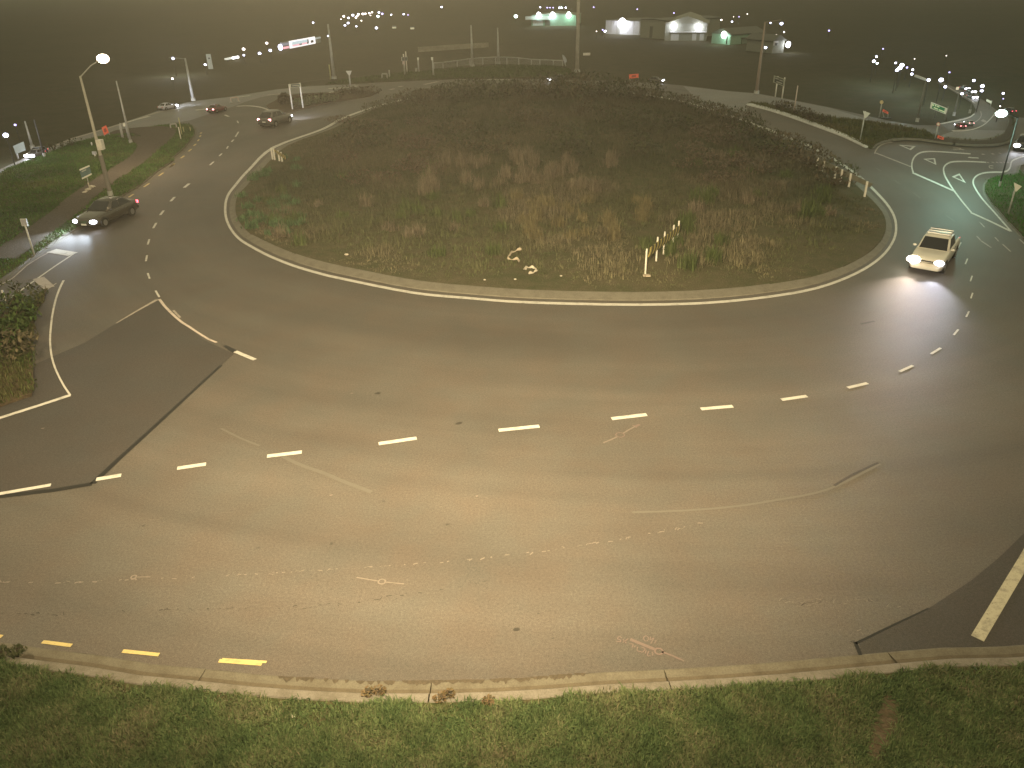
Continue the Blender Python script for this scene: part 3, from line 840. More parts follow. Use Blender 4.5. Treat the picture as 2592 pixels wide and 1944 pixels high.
sweep('kerb_block', smooth(G('Q', (150, 250), (185, 205), (250, 172), (330, 148), (420, 133), (600, 122), (760, 130), (900, 148), (1200, 188), (1400, 208), (1600, 213), (1780, 205), (1900, 188), (1980, 155), (2035, 90), (2060, 0)), 3)[::-1],
      [(-.25, .003), (-.20, .02), (-.02, .13), (.45, .17), (.5, .05)], [M_KERBI], rk, seg=5.0, fs_=kf(.75, 7.5))
sweep('kerb_block', smooth(G('R', (2035, 880), (2020, 1010), (1960, 1140), (1800, 1215), (1600, 1235), (1400, 1225), (1200, 1195)), 3)[::-1],
      [(-.10, .003), (-.06, .14), (.3, .17), (.35, .05)], [M_KERBI], rk, seg=5.0, fs_=kf(.45, 5))
med = G('Q', (900, 150), (1200, 190), (1400, 210), (1600, 215), (1780, 207), (1900, 190), (1980, 157), (2035, 92), (2055, 5)) + G('R', (2040, 900), (2015, 1015), (1955, 1145), (1800, 1222), (1600, 1240), (1400, 1230), (1200, 1200))
link('concrete_median', sheet_mesh('concrete_median', med, .8, lambda x, y: ri_z(x, y) + .03), M_PATH, kind='structure')

rv = (G('Q', (2140, 560), (2125, 608), (2060, 628), (1900, 640), (1800, 655), (1720, 690), (1675, 750), (1672, 820), (1690, 880), (1760, 985), (1870, 1110), (1960, 1215), (2080, 1340), (2205, 1470))
      + G('S', (2720, 720), (3300, 950), (3400, 620), (2760, 470), (2592, 448)))
right_verge, rv_z = slab('right_verge', rv, M_TURF, z=.12, step=.9, amp=.05)
vk = empty('right_kerb', (0, 0, 0), kind='structure')
sweep('kerb_block', smooth(G('S', (2600, 415)) + G('Q', (2190, 455), (2140, 480), (2128, 560), (2110, 605), (2060, 628), (1900, 640), (1800, 655), (1720, 690), (1675, 750), (1672, 820), (1690, 880), (1760, 985), (1870, 1110), (1960, 1215), (2080, 1340), (2205, 1470)), 3),
      [(-.40, .003), (-.34, .02), (-.12, .03), (-.08, .12), (.22, .15), (.26, .05)], [M_KERBI], vk, seg=5.0, fs_=kf(.66, 8))

# left far splitter island with shrubs
fs_poly = G('D', (1510, 965), (1420, 880), (1380, 850), (1480, 800), (1560, 745), (1700, 720), (1900, 700), (2212, 690)) + G('E', (900, 1085), (1200, 1095), (1290, 1105), (1200, 1150), (1000, 1185), (700, 1230), (300, 1325)) + G('D', (1700, 935), (1600, 965))
far_island, fi_z = slab('far_traffic_island', fs_poly, M_DIRT, z=.12, step=1.2, amp=.06)
# far verge grass beyond the ring road
fv = G('E', (2212, 935), (1900, 945), (1700, 955), (1500, 965), (1250, 975), (900, 1000), (620, 1005), (800, 965), (1200, 910), (1500, 880), (1800, 855), (2212, 815)) + G('S', (1270, 168), (1400, 170), (1440, 178), (1460, 196), (1330, 198))
far_verge, fv_z = slab('far_verge', fv, M_TURF, z=.10, step=2.0, amp=.1)
fpth = G('E', (0, 1010), (200, 1000), (430, 960), (800, 920), (1200, 890)); Pf = smooth(fpth, 3)
stripe('far_footpath', Pf, 1.6, .05, M_PATH, None)['kind'] = 'structure'

# ------------------------------------------------------------------ planted mound of the roundabout
N = normals2(island, True)
inner = [p + n * 1.07 * isl_f(p, n) for p, n in zip(island, N)]
def mound_z(x, y):
    x = np.atleast_1d(np.asarray(x, float)); y = np.atleast_1d(np.asarray(y, float))
    d = dist_poly(inner, x, y)
    t = np.clip((d - .2) / 15, 0, 1); t = t * t * (3 - 2 * t)
    far = np.clip((y - 40) / 40, 0, 1)
    n = field_noise(x, y, .12, 1) * .5 + field_noise(x, y, .4, 2) * .22
    e = np.clip(d / 2.5, 0, 1)
    return .12 + e * (t * (.55 + .75 * far) + (.10 + n * .35) * e)
link('mound', sheet_mesh('mound', inner, .8, mound_z, skirt=0.0), M_MOUND, kind='structure')

def on_mound(s, x, y):
    p = px(s, (x, y)); z = .3
    for _ in range(12):
        a = at(*p, z); z = float(mound_z(a.x, a.y)[0])
    return Vector((a.x, a.y, z))

# ------------------------------------------------------------------ grass and scrub
def tint(base, n, var=.25):
    b = np.array(base)[None, :] * rng.uniform(1 - var, 1 + var, (n, 1))
    return b * rng.uniform(.9, 1.1, (n, 3))

def lerp_cols(cols, f):
    f = np.clip(f, 0, .9999) * (len(cols) - 1); i = f.astype(int); t = (f - i)[:, None]
    c = np.array(cols)
    return c[i] * (1 - t) + c[i + 1] * t

view = G('S', (-60, 1600), (2660, 1600), (2700, 2010), (1296, 2010), (-60, 2010))
bare = G('K8', (1600, 805), (1655, 810), (1672, 860), (1660, 930), (1620, 1020), (1580, 1099), (1520, 1099), (1535, 980), (1560, 870))
link('bare_patch', sheet_mesh('bare_patch', bare, .3, lambda x, y: near_z(x, y) + .02), M_DIRT, kind='structure')
cut = [p - n * .50 for p, n in zip(near_kerb, N2)]
x, y = scatter(near_poly, 400000)
k = inside(view, x, y) & (~inside(bare, x, y) | (rng.uniform(0, 1, len(x)) < np.clip(.22 - dist_poly(bare, x, y) * 2.6, .006, 1))); x, y = x[k], y[k]
edge = dist_poly(cut, x, y, False)
f1 = field_noise(x, y, .9, 4) * .5 + field_noise(x, y, 2.6, 5) * .5
keep = (edge > .02 + .20 * np.clip(field_noise(x, y, 2.2, 21) + .45, 0, 1)) & (rng.uniform(0, 1, len(x)) < np.clip(.62 + 1.0 * f1 + edge * .5, .08, 1))
x, y, f1, edge = x[keep], y[keep], f1[keep], edge[keep]
pick = rng.permutation(len(x))[:62000]; x, y, f1, edge = x[pick], y[pick], f1[pick], edge[pick]
f2 = field_noise(x, y, 1.6, 9)
C = lerp_cols([(.040, .066, .026), (.060, .092, .036), (.084, .112, .046), (.108, .116, .060), (.140, .124, .078)], .46 + f2 * .42 + rng.normal(0, .20, len(x)))
Pn_ = np.stack([x, y, near_z(x, y) - .01], 1)
blades('near_grass', Pn_, .11 + .09 * np.clip(f1 + .3, 0, 1), .017, C, M_BLADE, per=3, lean=1.05, spread=.035, kind='stuff', label='short mixed green grass on the near verge behind the kerb')

def strip_grass(name, poly, n, h, cols, zf, label, wd=.03, avoid=None, per=2, near=None):
    x, y = scatter(poly, n)
    kk = np.ones(len(x), bool)
    for a in avoid or []: kk &= ~inside(a, x, y)
    if near is not None: kk &= np.hypot(x, y) < near
    x, y = x[kk], y[kk]
    f = field_noise(x, y, .35, 6)
    C = lerp_cols(cols, .45 + f * .8 + rng.normal(0, .15, len(x)))
    blades(name, np.stack([x, y, zf(x, y) - .01], 1), h * rng.uniform(.6, 1.3, len(x)), wd, C, M_BLADE, per=per, lean=.7, spread=.08, kind='stuff', label=label)
GREENS = [(.034, .070, .018), (.052, .106, .026), (.070, .125, .034), (.095, .110, .044)]
strip_grass('left_grass', lv, 60000, .13, GREENS, left_z, 'mown green grass on the left verge round the footpath', .045, [path_poly, gravel], 2, 95)
strip_grass('island_grass', rs, 16000, .22, [(.05, .06, .02), (.075, .085, .03), (.10, .09, .04), (.07, .06, .03)], ri_z, 'rough grass on the right traffic island', .05, [med], 2)
strip_grass('right_grass', rv, 26000, .12, [(.034, .11, .02), (.045, .135, .026), (.055, .15, .032)], rv_z, 'bright green grass on the right verge by the give way sign', .035)
strip_grass('far_grass', fv, 14000, .25, [(.045, .07, .018), (.06, .09, .025)], fv_z, 'green grass bank below the far fence', .08)
strip_grass('rough_grass', ls, 16000, .22, [(.07, .06, .03), (.06, .07, .025), (.035, .06, .015), (.10, .08, .05)], li_z, 'dry rough grass on the left traffic island', .03)

# scrub on the mound
x, y = scatter(inner, 52000)
d = dist_poly(inner, x, y)
f1 = field_noise(x, y, .16, 11); f2 = field_noise(x, y, .5, 12)
front = np.clip((y - 22) / 26, 0, 1)
kk = rng.uniform(0, 1, len(x)) < np.clip(.42 + f2 * .9 + .5 * front, .05, 1) * np.clip((d - .05) / .6, 0, 1)
x, y, d, f1, f2, front = x[kk], y[kk], d[kk], f1[kk], f2[kk], front[kk]
g = lerp_cols([(.068, .092, .034), (.078, .090, .040), (.064, .068, .036), (.042, .048, .026)], front + rng.normal(0, .12, len(x)))
r = lerp_cols([(.112, .112, .060), (.132, .120, .074), (.112, .098, .068), (.066, .062, .038)], front + rng.normal(0, .1, len(x)))
mix = np.clip((f1 + .08 + f2 * .5) * 3.0 + .1, 0, 1)[:, None]
C = (g * (1 - mix) + r * mix) * 1.14
h = .8 * (.14 + .24 * np.clip(front * 1.3 + f1 * .7, 0, 1) + .34 * np.clip(f2 * 1.6, 0, 1)) * np.clip(d / 2.2, .35, 1)
blades('mound_scrub', np.stack([x, y, mound_z(x, y) - .02], 1), h, .028 + .0, C, M_BLADE, per=7, lean=1.0, spread=.10, kind='stuff', label='rough grass and dry weeds covering the roundabout mound')

def shrub(name, p, r, h, cols, label, cat, n=260, group=None, leaf=.09):
    t = empty(name, p, 0, label=label, category=cat)
    if group: t['group'] = group
    st = MB()
    for k in range(6):
        a = random.uniform(0, 6.28); q = Vector((math.cos(a) * r * .5, math.sin(a) * r * .5, h * random.uniform(.5, .85)))
        st.tube((0, 0, -.05), q * .5 + Vector((0, 0, h * .1)), .03, .02, 5); st.tube(q * .5 + Vector((0, 0, h * .1)), q, .02, .008, 5)
    st.obj('stem', mat('shrub_stem', (.05, .04, .025), .9), t)
    u = rng.normal(0, 1, (n, 3)); u /= np.linalg.norm(u, axis=1)[:, None]
    rad = rng.uniform(.55, 1.0, n) ** .5
    lump = 1 + .28 * np.array([noise.noise(Vector(tuple(q * 1.9)) + Vector((p[0], p[1], 0))) for q in u])
    P = u * (rad * lump)[:, None] * np.array([[r, r, h * .5]]) + np.array([[0, 0, h * .52]])
    P = P[P[:, 2] > .02]
    n = len(P)
    mb = MB()
    for q in P:
        s = leaf * random.uniform(.6, 1.5); M3 = Matrix.Rotation(random.uniform(0, 6.28), 3, 'Z') @ Matrix.Rotation(random.uniform(-1.1, 1.1), 3, 'X')
        c = Vector(q)
        mb.add([c + M3 @ Vector(v) * s for v in ((-.45, 0, 0), (0, -1, .15), (.45, 0, 0), (0, 1, -.1))], [(0, 1, 2, 3)])
    me = mb.mesh('foliage'); a_ = me.attributes.new('tint', 'FLOAT_COLOR', 'POINT')
    cc = np.ones((n, 4, 4), np.float32); cc[:, :, :3] = lerp_cols(cols, rng.uniform(0, 1, n))[:, None, :]
    a_.data.foreach_set('color', cc.ravel())
    link('foliage', me, M_LEAF, t)
    return t
DKG = [(.026, .032, .014), (.044, .050, .022), (.060, .062, .030)]
BRG = [(.050, .044, .026), (.076, .064, .038), (.096, .080, .050)]
scrub_px = []
for xx in np.linspace(1050, 1740, 26):
    base_y = 262 - 20 * math.sin((xx - 1000) / 760 * math.pi) + random.uniform(-4, 10)
    scrub_px.append((xx + random.uniform(-8, 8), base_y))
for sx, sy in scrub_px:
    p = on_mound('S', sx, sy)
    if dist_poly(inner, np.array([p.x]), np.array([p.y]))[0] < 2.2 or not inside(inner, np.array([p.x]), np.array([p.y]))[0]: continue
    r = random.uniform(1.3, 2.6)
    shrub('scrub_bush', p, r, random.uniform(1.0, 1.9) * (1.25 if 1380 < sx < 1560 else 1), DKG if random.random() < .7 else BRG,
          'dark scrubby bush in the thicket along the far crest of the mound', 'bush', 420, 'bushes along the crest of the mound', .15)
RIMG = [(.038, .042, .020), (.055, .058, .026), (.07, .066, .034)]; RIMB = [(.06, .05, .03), (.08, .064, .04), (.095, .075, .05)]
far_rim = [p - n * -2.0 for p, n in zip(island, normals2(island, True)) if (p.y > 46 and proj((p.x, p.y, 0))[0] > 880) or (p.y > 34 and p.x > 8 and proj((p.x, p.y, 0))[0] < 1960)]
far_rim = [p + Vector((random.uniform(-.5, .5), random.uniform(-.5, .5))) for p in far_rim]
last = None
for p in far_rim:
    if last is not None and (p - last).length < 1.5: continue
    last = p
    z = float(mound_z(p.x, p.y)[0]); d_ = random.random() < .6
    shrub('rim_scrub', Vector((p.x, p.y, z)), random.uniform(1.1, 1.6), random.uniform(.7, 1.1), RIMG if d_ else RIMB, ('dark green' if d_ else 'brown') + ' low scrub overhanging the far rim of the mound', 'shrub', 300,
          ('green' if d_ else 'brown') + ' scrub along the far rim of the mound', .11)

def tussock(name, p, r, h, cols, label, group, n=70, wd=.03, lean=.8):
    P = np.zeros((n, 3)); P[:, :2] = rng.normal(0, r * .30, (n, 2))
    C = lerp_cols(cols, rng.uniform(0, 1, n))
    o = blades(name, P, np.full(n, h) * rng.uniform(.6, 1.2, n), wd, C, M_BLADE, per=2, lean=lean, spread=.04, label=label, category='plant', group=group)
    o.location = p
    return o
PINK = [(.102, .090, .062), (.132, .112, .082), (.155, .132, .100)]
TAN = [(.10, .088, .046), (.13, .114, .062), (.155, .135, .080)]
GRN = [(.045, .065, .022), (.065, .090, .030), (.085, .105, .042)]
def spots(n, x0, x1, y0, y1, gap=14):
    out = []
    while len(out) < n:
        q = (random.uniform(x0, x1), random.uniform(y0, y1))
        if all(abs(q[0] - o[0]) + 2 * abs(q[1] - o[1]) > gap for o in out): out.append(q)
        elif random.random() < .02: gap *= .9
    return out
for q in spots(34, 1060, 1570, 400, 500):
    tussock('pink_tussock', on_mound('S', *q), .55, random.uniform(.6, 1.15), PINK, 'pale pinkish feathery tussock in the middle of the mound', 'pink tussocks in the middle of the mound', 75, .035, .6)
for q in spots(26, 1300, 1640, 505, 610):
    tussock('tan_tussock', on_mound('S', *q), .5, random.uniform(.45, .85), TAN, 'tan dry grass tussock on the front middle of the mound', 'tan tussocks at the front of the mound', 80, .026, .6)
for q in spots(26, 1720, 2130, 380, 560):
    tussock('pink_tussock', on_mound('S', *q), .6, random.uniform(.5, .9), PINK if random.random() < .55 else GRN, 'dry pinkish or green tussock on the right part of the mound', 'tussocks on the right part of the mound', 70, .035, .75)
for q in spots(30, 660, 1280, 430, 650):
    if not inside(inner, np.array([on_mound('S', *q).x]), np.array([on_mound('S', *q).y]))[0]: continue
    tussock('green_tussock', on_mound('S', *q), .55, random.uniform(.4, .8), GRN if random.random() < .7 else PINK, 'grass tussock on the left front slope of the mound', 'tussocks on the left front slope of the mound', 70, .03, .8)
for q in spots(44, 585, 760, 400, 600, 10):
    v = on_mound('S', *q)
    if not inside(inner, np.array([v.x]), np.array([v.y]))[0]: continue
    tussock('green_tussock', v, .5, random.uniform(.3, .5), [(.045, .085, .04), (.065, .12, .055), (.085, .14, .07)], 'fresh green leafy tussock on the left rim of the mound by the small hazard board', 'green tussocks on the left rim of the mound', 60, .04, 1.0)
for q in spots(26, 1740, 1990, 335, 470, 16):
    v = on_mound('S', *q)
    if not inside(inner, np.array([v.x]), np.array([v.y]))[0]: continue
    shrub('red_brown_bush', v, random.uniform(.7, 1.2), random.uniform(.45, .8), [(.070, .056, .038), (.096, .074, .052), (.115, .092, .068)], 'low reddish brown bush on the right shoulder of the mound', 'shrub', 240, 'reddish bushes on the right shoulder of the mound', .085)
for q in spots(16, 860, 1120, 300, 470, 24):
    shrub('red_brown_bush', on_mound('S', *q), random.uniform(.7, 1.3), random.uniform(.45, .8), [(.07, .05, .035), (.09, .064, .045), (.11, .08, .06)], 'low brown bush on the left shoulder of the mound', 'shrub', 240, 'brown bushes on the left shoulder of the mound', .085)
for q in spots(10, 1620, 1860, 560, 690):
    tussock('green_tussock', on_mound('S', *q), .5, random.uniform(.5, .85), GRN, 'tall green spiky tussock right of the front hazard board', 'spiky tussocks right of the front hazard board', 90, .026, .5)
for q in spots(34, 860, 1960, 285, 400, 30):
    d_ = random.random() < .62
    shrub('weed_clump', on_mound('S', *q), random.uniform(.9, 2.0), random.uniform(.8, 1.6), DKG if d_ else BRG,
          ('dark green leafy' if d_ else 'reddish brown twiggy') + ' weed clump standing in the scrub on the back of the mound', 'shrub', 330, 'green weed clumps on the mound' if d_ else 'dry weed clumps on the mound', .11)

# ------------------------------------------------------------------ street lamps
WARM = (1.0, .77, .43)
def lamp_light(name, p, energy, col, parent, aim=None, size=2.4, r=.25, blend=1.0):
    L = bpy.data.lights.new(name, 'SPOT'); L.energy = energy; L.color = col; L.shadow_soft_size = r
    L.spot_size = size; L.spot_blend = blend
    o = bpy.data.objects.new(name, L); COL.objects.link(o)
    d = (Vector(aim) - Vector(p)) if aim is not None else Vector((0, 0, -1))
    o.rotation_euler = d.to_track_quat('-Z', 'Y').to_euler(); o.location = p
    o.parent = parent; o.matrix_parent_inverse = parent.matrix_basis.inverted()
    return o

def street_lamp(base, H, tipv, label, glow=LAMPW, r0=.11, r1=.06, m=M_POLE, group=None, lens=(.34, .16, .09), box=False, lit=True, mesh_r=10):
    t = empty('street_lamp', base, 0, label=label, category='street lamp')
    if group: t['group'] = group
    mb = MB(); mb.tube((0, 0, 0), (0, 0, H), r0, r1, mesh_r); mb.obj('pole', m, t, True)
    mb = MB(); mb.tube((0, 0, 0), (0, 0, .35), r0 * 1.35, r0 * 1.3, mesh_r); mb.obj('base_collar', M_STEEL, t)
    tip = Vector(tipv)
    mb = MB(); mb.path([Vector((0, 0, H - .05)), Vector((tip.x * .45, tip.y * .45, H + (tip.z - H) * .75)), Vector((tip.x * .9, tip.y * .9, tip.z + .02))], .035); mb.obj('arm', m, t)
    h = MB(); yaw = math.atan2(tip.y, tip.x); R = Matrix.Rotation(yaw, 3, 'Z')
    h.ball((0, 0, 0), 1, (lens[0] * .95, lens[1] * .8, lens[2] * .6), 12, 6)
    o = h.obj('lamp_head', M_DARK, t, True); o.location = tip + Vector((0, 0, .06)); o.rotation_euler = (0, 0, yaw)
    if lit:
        h = MB(); h.ball((0, 0, 0), 1, lens, 12, 6)
        o2 = h.obj('lens', glow, o, True); o2.location = (0, 0, -.06)
    if box:
        mb = MB(); mb.box((r0 + .06, -.05, H * .45), (.3, .34, .55)); mb.obj('control_box', M_POSTW, t)
        mb = MB(); mb.tube((0, 0, 0), (0, 0, H * .36), r0 + .012, r0 + .010, mesh_r); mb.obj('dark_sleeve', mat('grey_sleeve', (.16, .15, .14), .7), t)
    return t

# the mast that carries the camera also carries a lamp reaching over the road
mast = street_lamp(Vector((.5, -1.2, .1)), 12.6, (-1.4, 4.6, 13.1), 'tall pale street lamp behind the near kerb reaching over the road', lens=(.3, .15, .07))
lamp_light('lamp_light', (-.9, 3.4, 12.95), 8800, WARM, mast, (.5, 11, 0), 2.6)
lamp_light('lamp_light_throw', (-.9, 3.4, 12.95), 76000, WARM, mast, (-1.0, 29, 0), 1.62)
l2 = street_lamp(Vector((-21, 9.5, .1)), 12.4, (3.0, 4.2, 12.9), 'tall pale street lamp on the near verge outside the left edge of view')
lamp_light('lamp_light', (-18, 13.7, 12.75), 7500, WARM, l2, (-9, 22, 0), 2.7)
l3 = street_lamp(Vector((19, 9.0, .1)), 12.4, (-3.0, 3.4, 12.9), 'tall pale street lamp on the near verge outside the right edge of view')
lamp_light('lamp_light', (16, 12.4, 12.75), 1800, WARM, l3, (9, 22, 0), 2.7)

# the lit lamp on the left verge
b = g1('N', 400, 1572, .12); Hb = height(b, px('N', (75, 365))[1])
tipd = at(*px('N', (318, 192)), b.z + Hb + .35) - b
left_lamp = street_lamp(b, Hb, (tipd.x, tipd.y, Hb + .35), 'lit street lamp on the left verge beside the dark car', r0=.115, r1=.06, lens=(.50, .36, .27), box=True)
lamp_light('lamp_light', (b.x + tipd.x, b.y + tipd.y, b.z + Hb + .1), 3000, (1.0, .75, .48), left_lamp, (b.x + tipd.x * 1.4, b.y + tipd.y * 1.4, 0), 2.8)

# green-white lamp over the right entry lanes
b = g1('S', 2529, 474, .1); Hb = height(b, 296)
rl = street_lamp(b, Hb, (-.8, .3, Hb + .15), 'thin dark street lamp with cool greenish light over the right entry lanes', glow=TOWN[3], r0=.045, r1=.035, m=mat('dark_pole', (.03, .032, .032), .6), lens=(.30, .26, .2))
L = bpy.data.lights.new('lamp_light', 'POINT'); L.energy = 1000; L.color = (.52, 1.0, .82); L.shadow_soft_size = .5
o = bpy.data.objects.new('lamp_light', L); COL.objects.link(o); o.parent = rl; o.location = (-1.6, .8, Hb - .1)

# unlit tall poles
def light_pole(s, base, top, label, arm=None, r0=.10, r1=.05, m=M_STEEL, zb=.1, extra=None):
    b = g1(s, *base, zb); H = height(b, px(s, top)[1]) if top[1] > -50 else 12.5
    t = empty('light_pole', b, 0, label=label, category='light pole')
    mb = MB(); mb.tube((0, 0, 0), (0, 0, H), r0, r1, 8); mb.obj('pole', m, t, True)
    mb = MB(); mb.tube((0, 0, 0), (0, 0, .3), r0 * 1.5, r0 * 1.4, 8); mb.obj('base_collar', M_STEEL, t)
    mb = MB()
    if arm: mb.path([Vector((0, 0, H - .05)), Vector((arm[0], arm[1], H + arm[2]))], .03, 6); mb.obj('arm', m, t)
    else: mb.tube((0, 0, H - .02), (0, 0, H + .04), r1 * 1.2, r1 * .8, 8); mb.obj('cap', m, t)
    return t, b, H
light_pole('N', (600, 1042), (460, 420), 'pale light pole behind the white disc sign on the left verge', r0=.10, r1=.05)
light_pole('A', (420, 640), (320, 292), 'pale light pole behind the oncoming headlights on the far left road', r0=.12)
light_pole('A', (570, 742), (450, 275), 'dark thin pole beside the far left road, just right of the oncoming headlights', m=M_DARK, r0=.07)
light_pole('D', (450, 778), (345, 238), 'pale light pole above the white car on the far road', arm=(-1.6, 0, .1), r0=.17, r1=.09)
light_pole('E', (735, 928), (660, 236), 'pale light pole in line behind the grey give way sign on the far road', r0=.22, r1=.10)
light_pole('C2', (850, 430), (858, 165), 'thin grey pole rising from the middle of the far fence', r0=.2, r1=.09)
light_pole('C2', (1018, 415), (1013, 182), 'faint thin pole at the crown of the far fence', r0=.2, r1=.08)
tp, tb, tH = light_pole('F', (1060, 842), (1085, -80), 'tallest pole behind the crest of the mound with a small name plate', r0=.26, r1=.17, m=M_POLE)
hz = height(tb, px('F', (0, 615))[1]); mb = MB(); mb.box((1.15 * 40 * mpp(tb) * .5, 0, hz), (90 * .19892 * mpp(tb), .05, .30)); mb.obj('name_plate', M_POSTW, tp)
light_pole('G', (1280, 1117), (1400, 202), 'tall brown light pole left of the two post sign on the right road', arm=(1.6, .2, .15), r0=.19, r1=.08, m=mat('brown_pole', (.27, .22, .19), .7))
light_pole('R', (850, 972), (955, 472), 'thin dark light pole behind the splitter island left of the green sign', r0=.10, m=mat('dim_pole', (.15, .15, .14), .7))
light_pole('R', (1318, 895), (1372, 632), 'thin dark light pole right of the green sign', r0=.08, m=MATS['dim_pole'])
light_pole('R', (1518, 862), (1535, 745), 'short dark light pole at the bend of the right exit road', r0=.07, m=MATS['dim_pole'])

# ------------------------------------------------------------------ signs and posts
UP = Vector((0, 0, 1))
def face(b):                        # unit vector from a place back towards the mast, level
    v = Vector((-b.x, -b.y, 0)); return v.normalized()

def post_sign(name, s, base, top, plate, label, cat, m_plate, m_back=None, m_post=M_STEEL, shape='poly', rim=None, zb=.1, rp=.045, turn=0.0, both=None):
    """post standing at base; plate is given by survey outline on the upright plane through the post"""
    b = g1(s, *base, zb)
    n = Matrix.Rotation(turn, 3, 'Z') @ face(b); side = UP.cross(n)
    def on(p):
        d = RM @ Vector(((px(s, p)[0] - 1296) / FPX, -(px(s, p)[1] - 972) / FPX, -1)); k = (b - CL).dot(n) / d.dot(n)
        return CL + d * k - b
    H = max(on(p).z for p in plate) if top is None else height(b, px(s, top)[1])
    t = empty(name, b, 0, label=label, category=cat)
    mb = MB(); mb.tube((0, 0, -.05), (0, 0, H), rp, rp, 8); mb.obj('post', m_post, t, True)
    P = [on(p) for p in plate]
    off = -n * (rp + .02) if both == 'back' else n * (rp + .02)
    mb = MB(); mb.prism([p + off for p in P], None, n, .02); o = mb.obj('plate', m_plate, t)
    if rim:
        c = sum(P, Vector((0, 0, 0))) / len(P)
        mb = MB(); mb.prism([c + (p - c) * rim[1] + off + n * .016 for p in P], None, n, .006); mb.obj('face', rim[0], t)
    return t, b, n, side, P, off

def circ(x, y, r, n=16, asp=1.0): return [(x + r * asp * math.cos(2 * math.pi * k / n), y + r * math.sin(2 * math.pi * k / n)) for k in range(n)]

post_sign('give_way_sign', 'E', (950, 1115), (915, 826), [(880, 826), (957, 823), (936, 880), (918, 884)], 'grey back of a give way sign at the tip of the far splitter island', 'road sign', M_SIGNBACK, rp=.08)
post_sign('give_way_sign', 'R', (126, 1206), (195, 836), [(163, 828), (258, 862), (210, 912), (190, 925), (182, 915)], 'grey back of a give way sign on the right splitter island', 'road sign', M_SIGNBACK, rp=.05)
post_sign('give_way_sign', 'Q', (1987, 1142), (2110, 790), [(2068, 702), (2178, 756), (2105, 824), (2088, 822)], 'pale triangular back of a give way sign on the bright green right verge', 'road sign', M_SIGNWHITE, rp=.04)

def two_post_sign(s, bases, board, label, m_board, m_edge, cat='road sign', lines=(), m_line=None, mp=M_POSTW, rp=.06, name='direction_sign'):
    A = g1(s, *bases[0], .1); B = g1(s, *bases[1], .1); b = (A + B) / 2
    n = UP.cross(B - A).normalized()
    if n.dot(face(b)) < 0: n = -n
    def on(p):
        d = RM @ Vector(((px(s, p)[0] - 1296) / FPX, -(px(s, p)[1] - 972) / FPX, -1)); return CL + d * ((b - CL).dot(n) / d.dot(n)) - b
    P = [on(p) for p in board]; Hm = max(p.z for p in P)
    t = empty(name, b, 0, label=label, category=cat)
    for q in (A, B):
        mb = MB(); mb.tube(q - b - UP * .05, q - b + UP * (Hm - .02), rp, rp, 8); mb.obj('post', mp, t, True)
    c = sum(P, Vector((0, 0, 0))) / len(P)
    mb = MB(); mb.prism([p + n * (rp + .02) for p in P], None, n, .03); mb.obj('board', m_edge, t)
    w = (P[1] - P[0]).length; mb = MB()
    ins = min(.12 * w, .35)
    def inset(p, k):
        v = p - c; return c + v * (1 - k / max(v.length, .01))
    mb.prism([inset(p, ins) + n * (rp + .042) for p in P], None, n, .006); mb.obj('face', m_board, t)
    for (u0, v0, u1, v1) in lines:
        def bi(u, v): return P[0].lerp(P[1], u).lerp(P[3].lerp(P[2], u), v) + n * (rp + .050)
        mb = MB(); mb.prism([bi(u0, v0), bi(u1, v0), bi(u1, v1), bi(u0, v1)], None, n, .006); mb.obj('legend', m_line or m_edge, t)
    return t
two_post_sign('D', ((1712, 892), (1846, 872)), [(1664, 566), (1808, 556), (1814, 600), (1668, 618)], 'small pale bordered direction sign on two white posts among the shrubs', M_DKSIGN, mat('sign_edge_tan', (.42, .40, .30), .6), rp=.07, lines=((.18, .44, .84, .58),))
two_post_sign('G', ((1520, 1152), (1606, 1172)), [(1515, 884), (1654, 930), (1646, 1026), (1504, 972)], 'dark direction sign with pale border on two posts beside the right road', M_DKSIGN, mat('sign_edge_grey', (.30, .31, .26), .6), rp=.07, lines=((.14, .22, .48, .36), (.55, .28, .86, .42), (.30, .62, .82, .78)), m_line=mat('sign_legend_grey', (.32, .33, .30), .6))
two_post_sign('R', ((1075, 920), (1205, 958)), [(1042, 720), (1248, 800), (1226, 876), (1028, 798)], 'bright green direction sign with pale border and lettering', M_GREEN, M_GBORDER, mp=MATS['dim_pole'], rp=.05,
              lines=((.10, .20, .22, .44), (.28, .14, .36, .38), (.40, .18, .56, .36), (.24, .58, .50, .76), (.56, .60, .92, .78)), m_line=M_GREENTXT)
post_sign('small_sign_board', 'R', (1778, 800), (1770, 700), [(1738, 680), (1802, 710), (1794, 742), (1730, 706)], 'small pale green board beside the queue of lights on the right road', 'road sign', M_GBORDER, rp=.04)
# orange road works boards
def works(s, board, legs, label):
    b = (g1(s, *legs[0], .1) + g1(s, *legs[1], .1)) / 2; n = face(b)
    def on(p):
        d = RM @ Vector(((px(s, p)[0] - 1296) / FPX, -(px(s, p)[1] - 972) / FPX, -1)); return CL + d * ((b - CL).dot(n) / d.dot(n)) - b
    t = empty('roadworks_sign', b, 0, label=label, category='road sign'); P = [on(p) for p in board]
    mb = MB(); mb.prism(P, None, n, .04); mb.obj('board', M_ORANGE, t)
    for q, p in zip(legs, (P[3], P[2])):
        g = on(q); g.z = 0
        mb = MB(); mb.path([g - n * .3, p - n * .03], .03, 6); mb.obj('leg', M_STEEL, t)
        mb = MB(); mb.box(g - n * .3, (.5, .3, .08)); mb.obj('foot', M_DARK, t)
    c = sum(P, Vector((0, 0, 0))) / 4
    mb = MB(); mb.prism([c + (p - c) * .45 + n * .026 for p in P], None, n, .006); mb.obj('symbol', mat('works_symbol', (.25, .04, .03), .6), t)
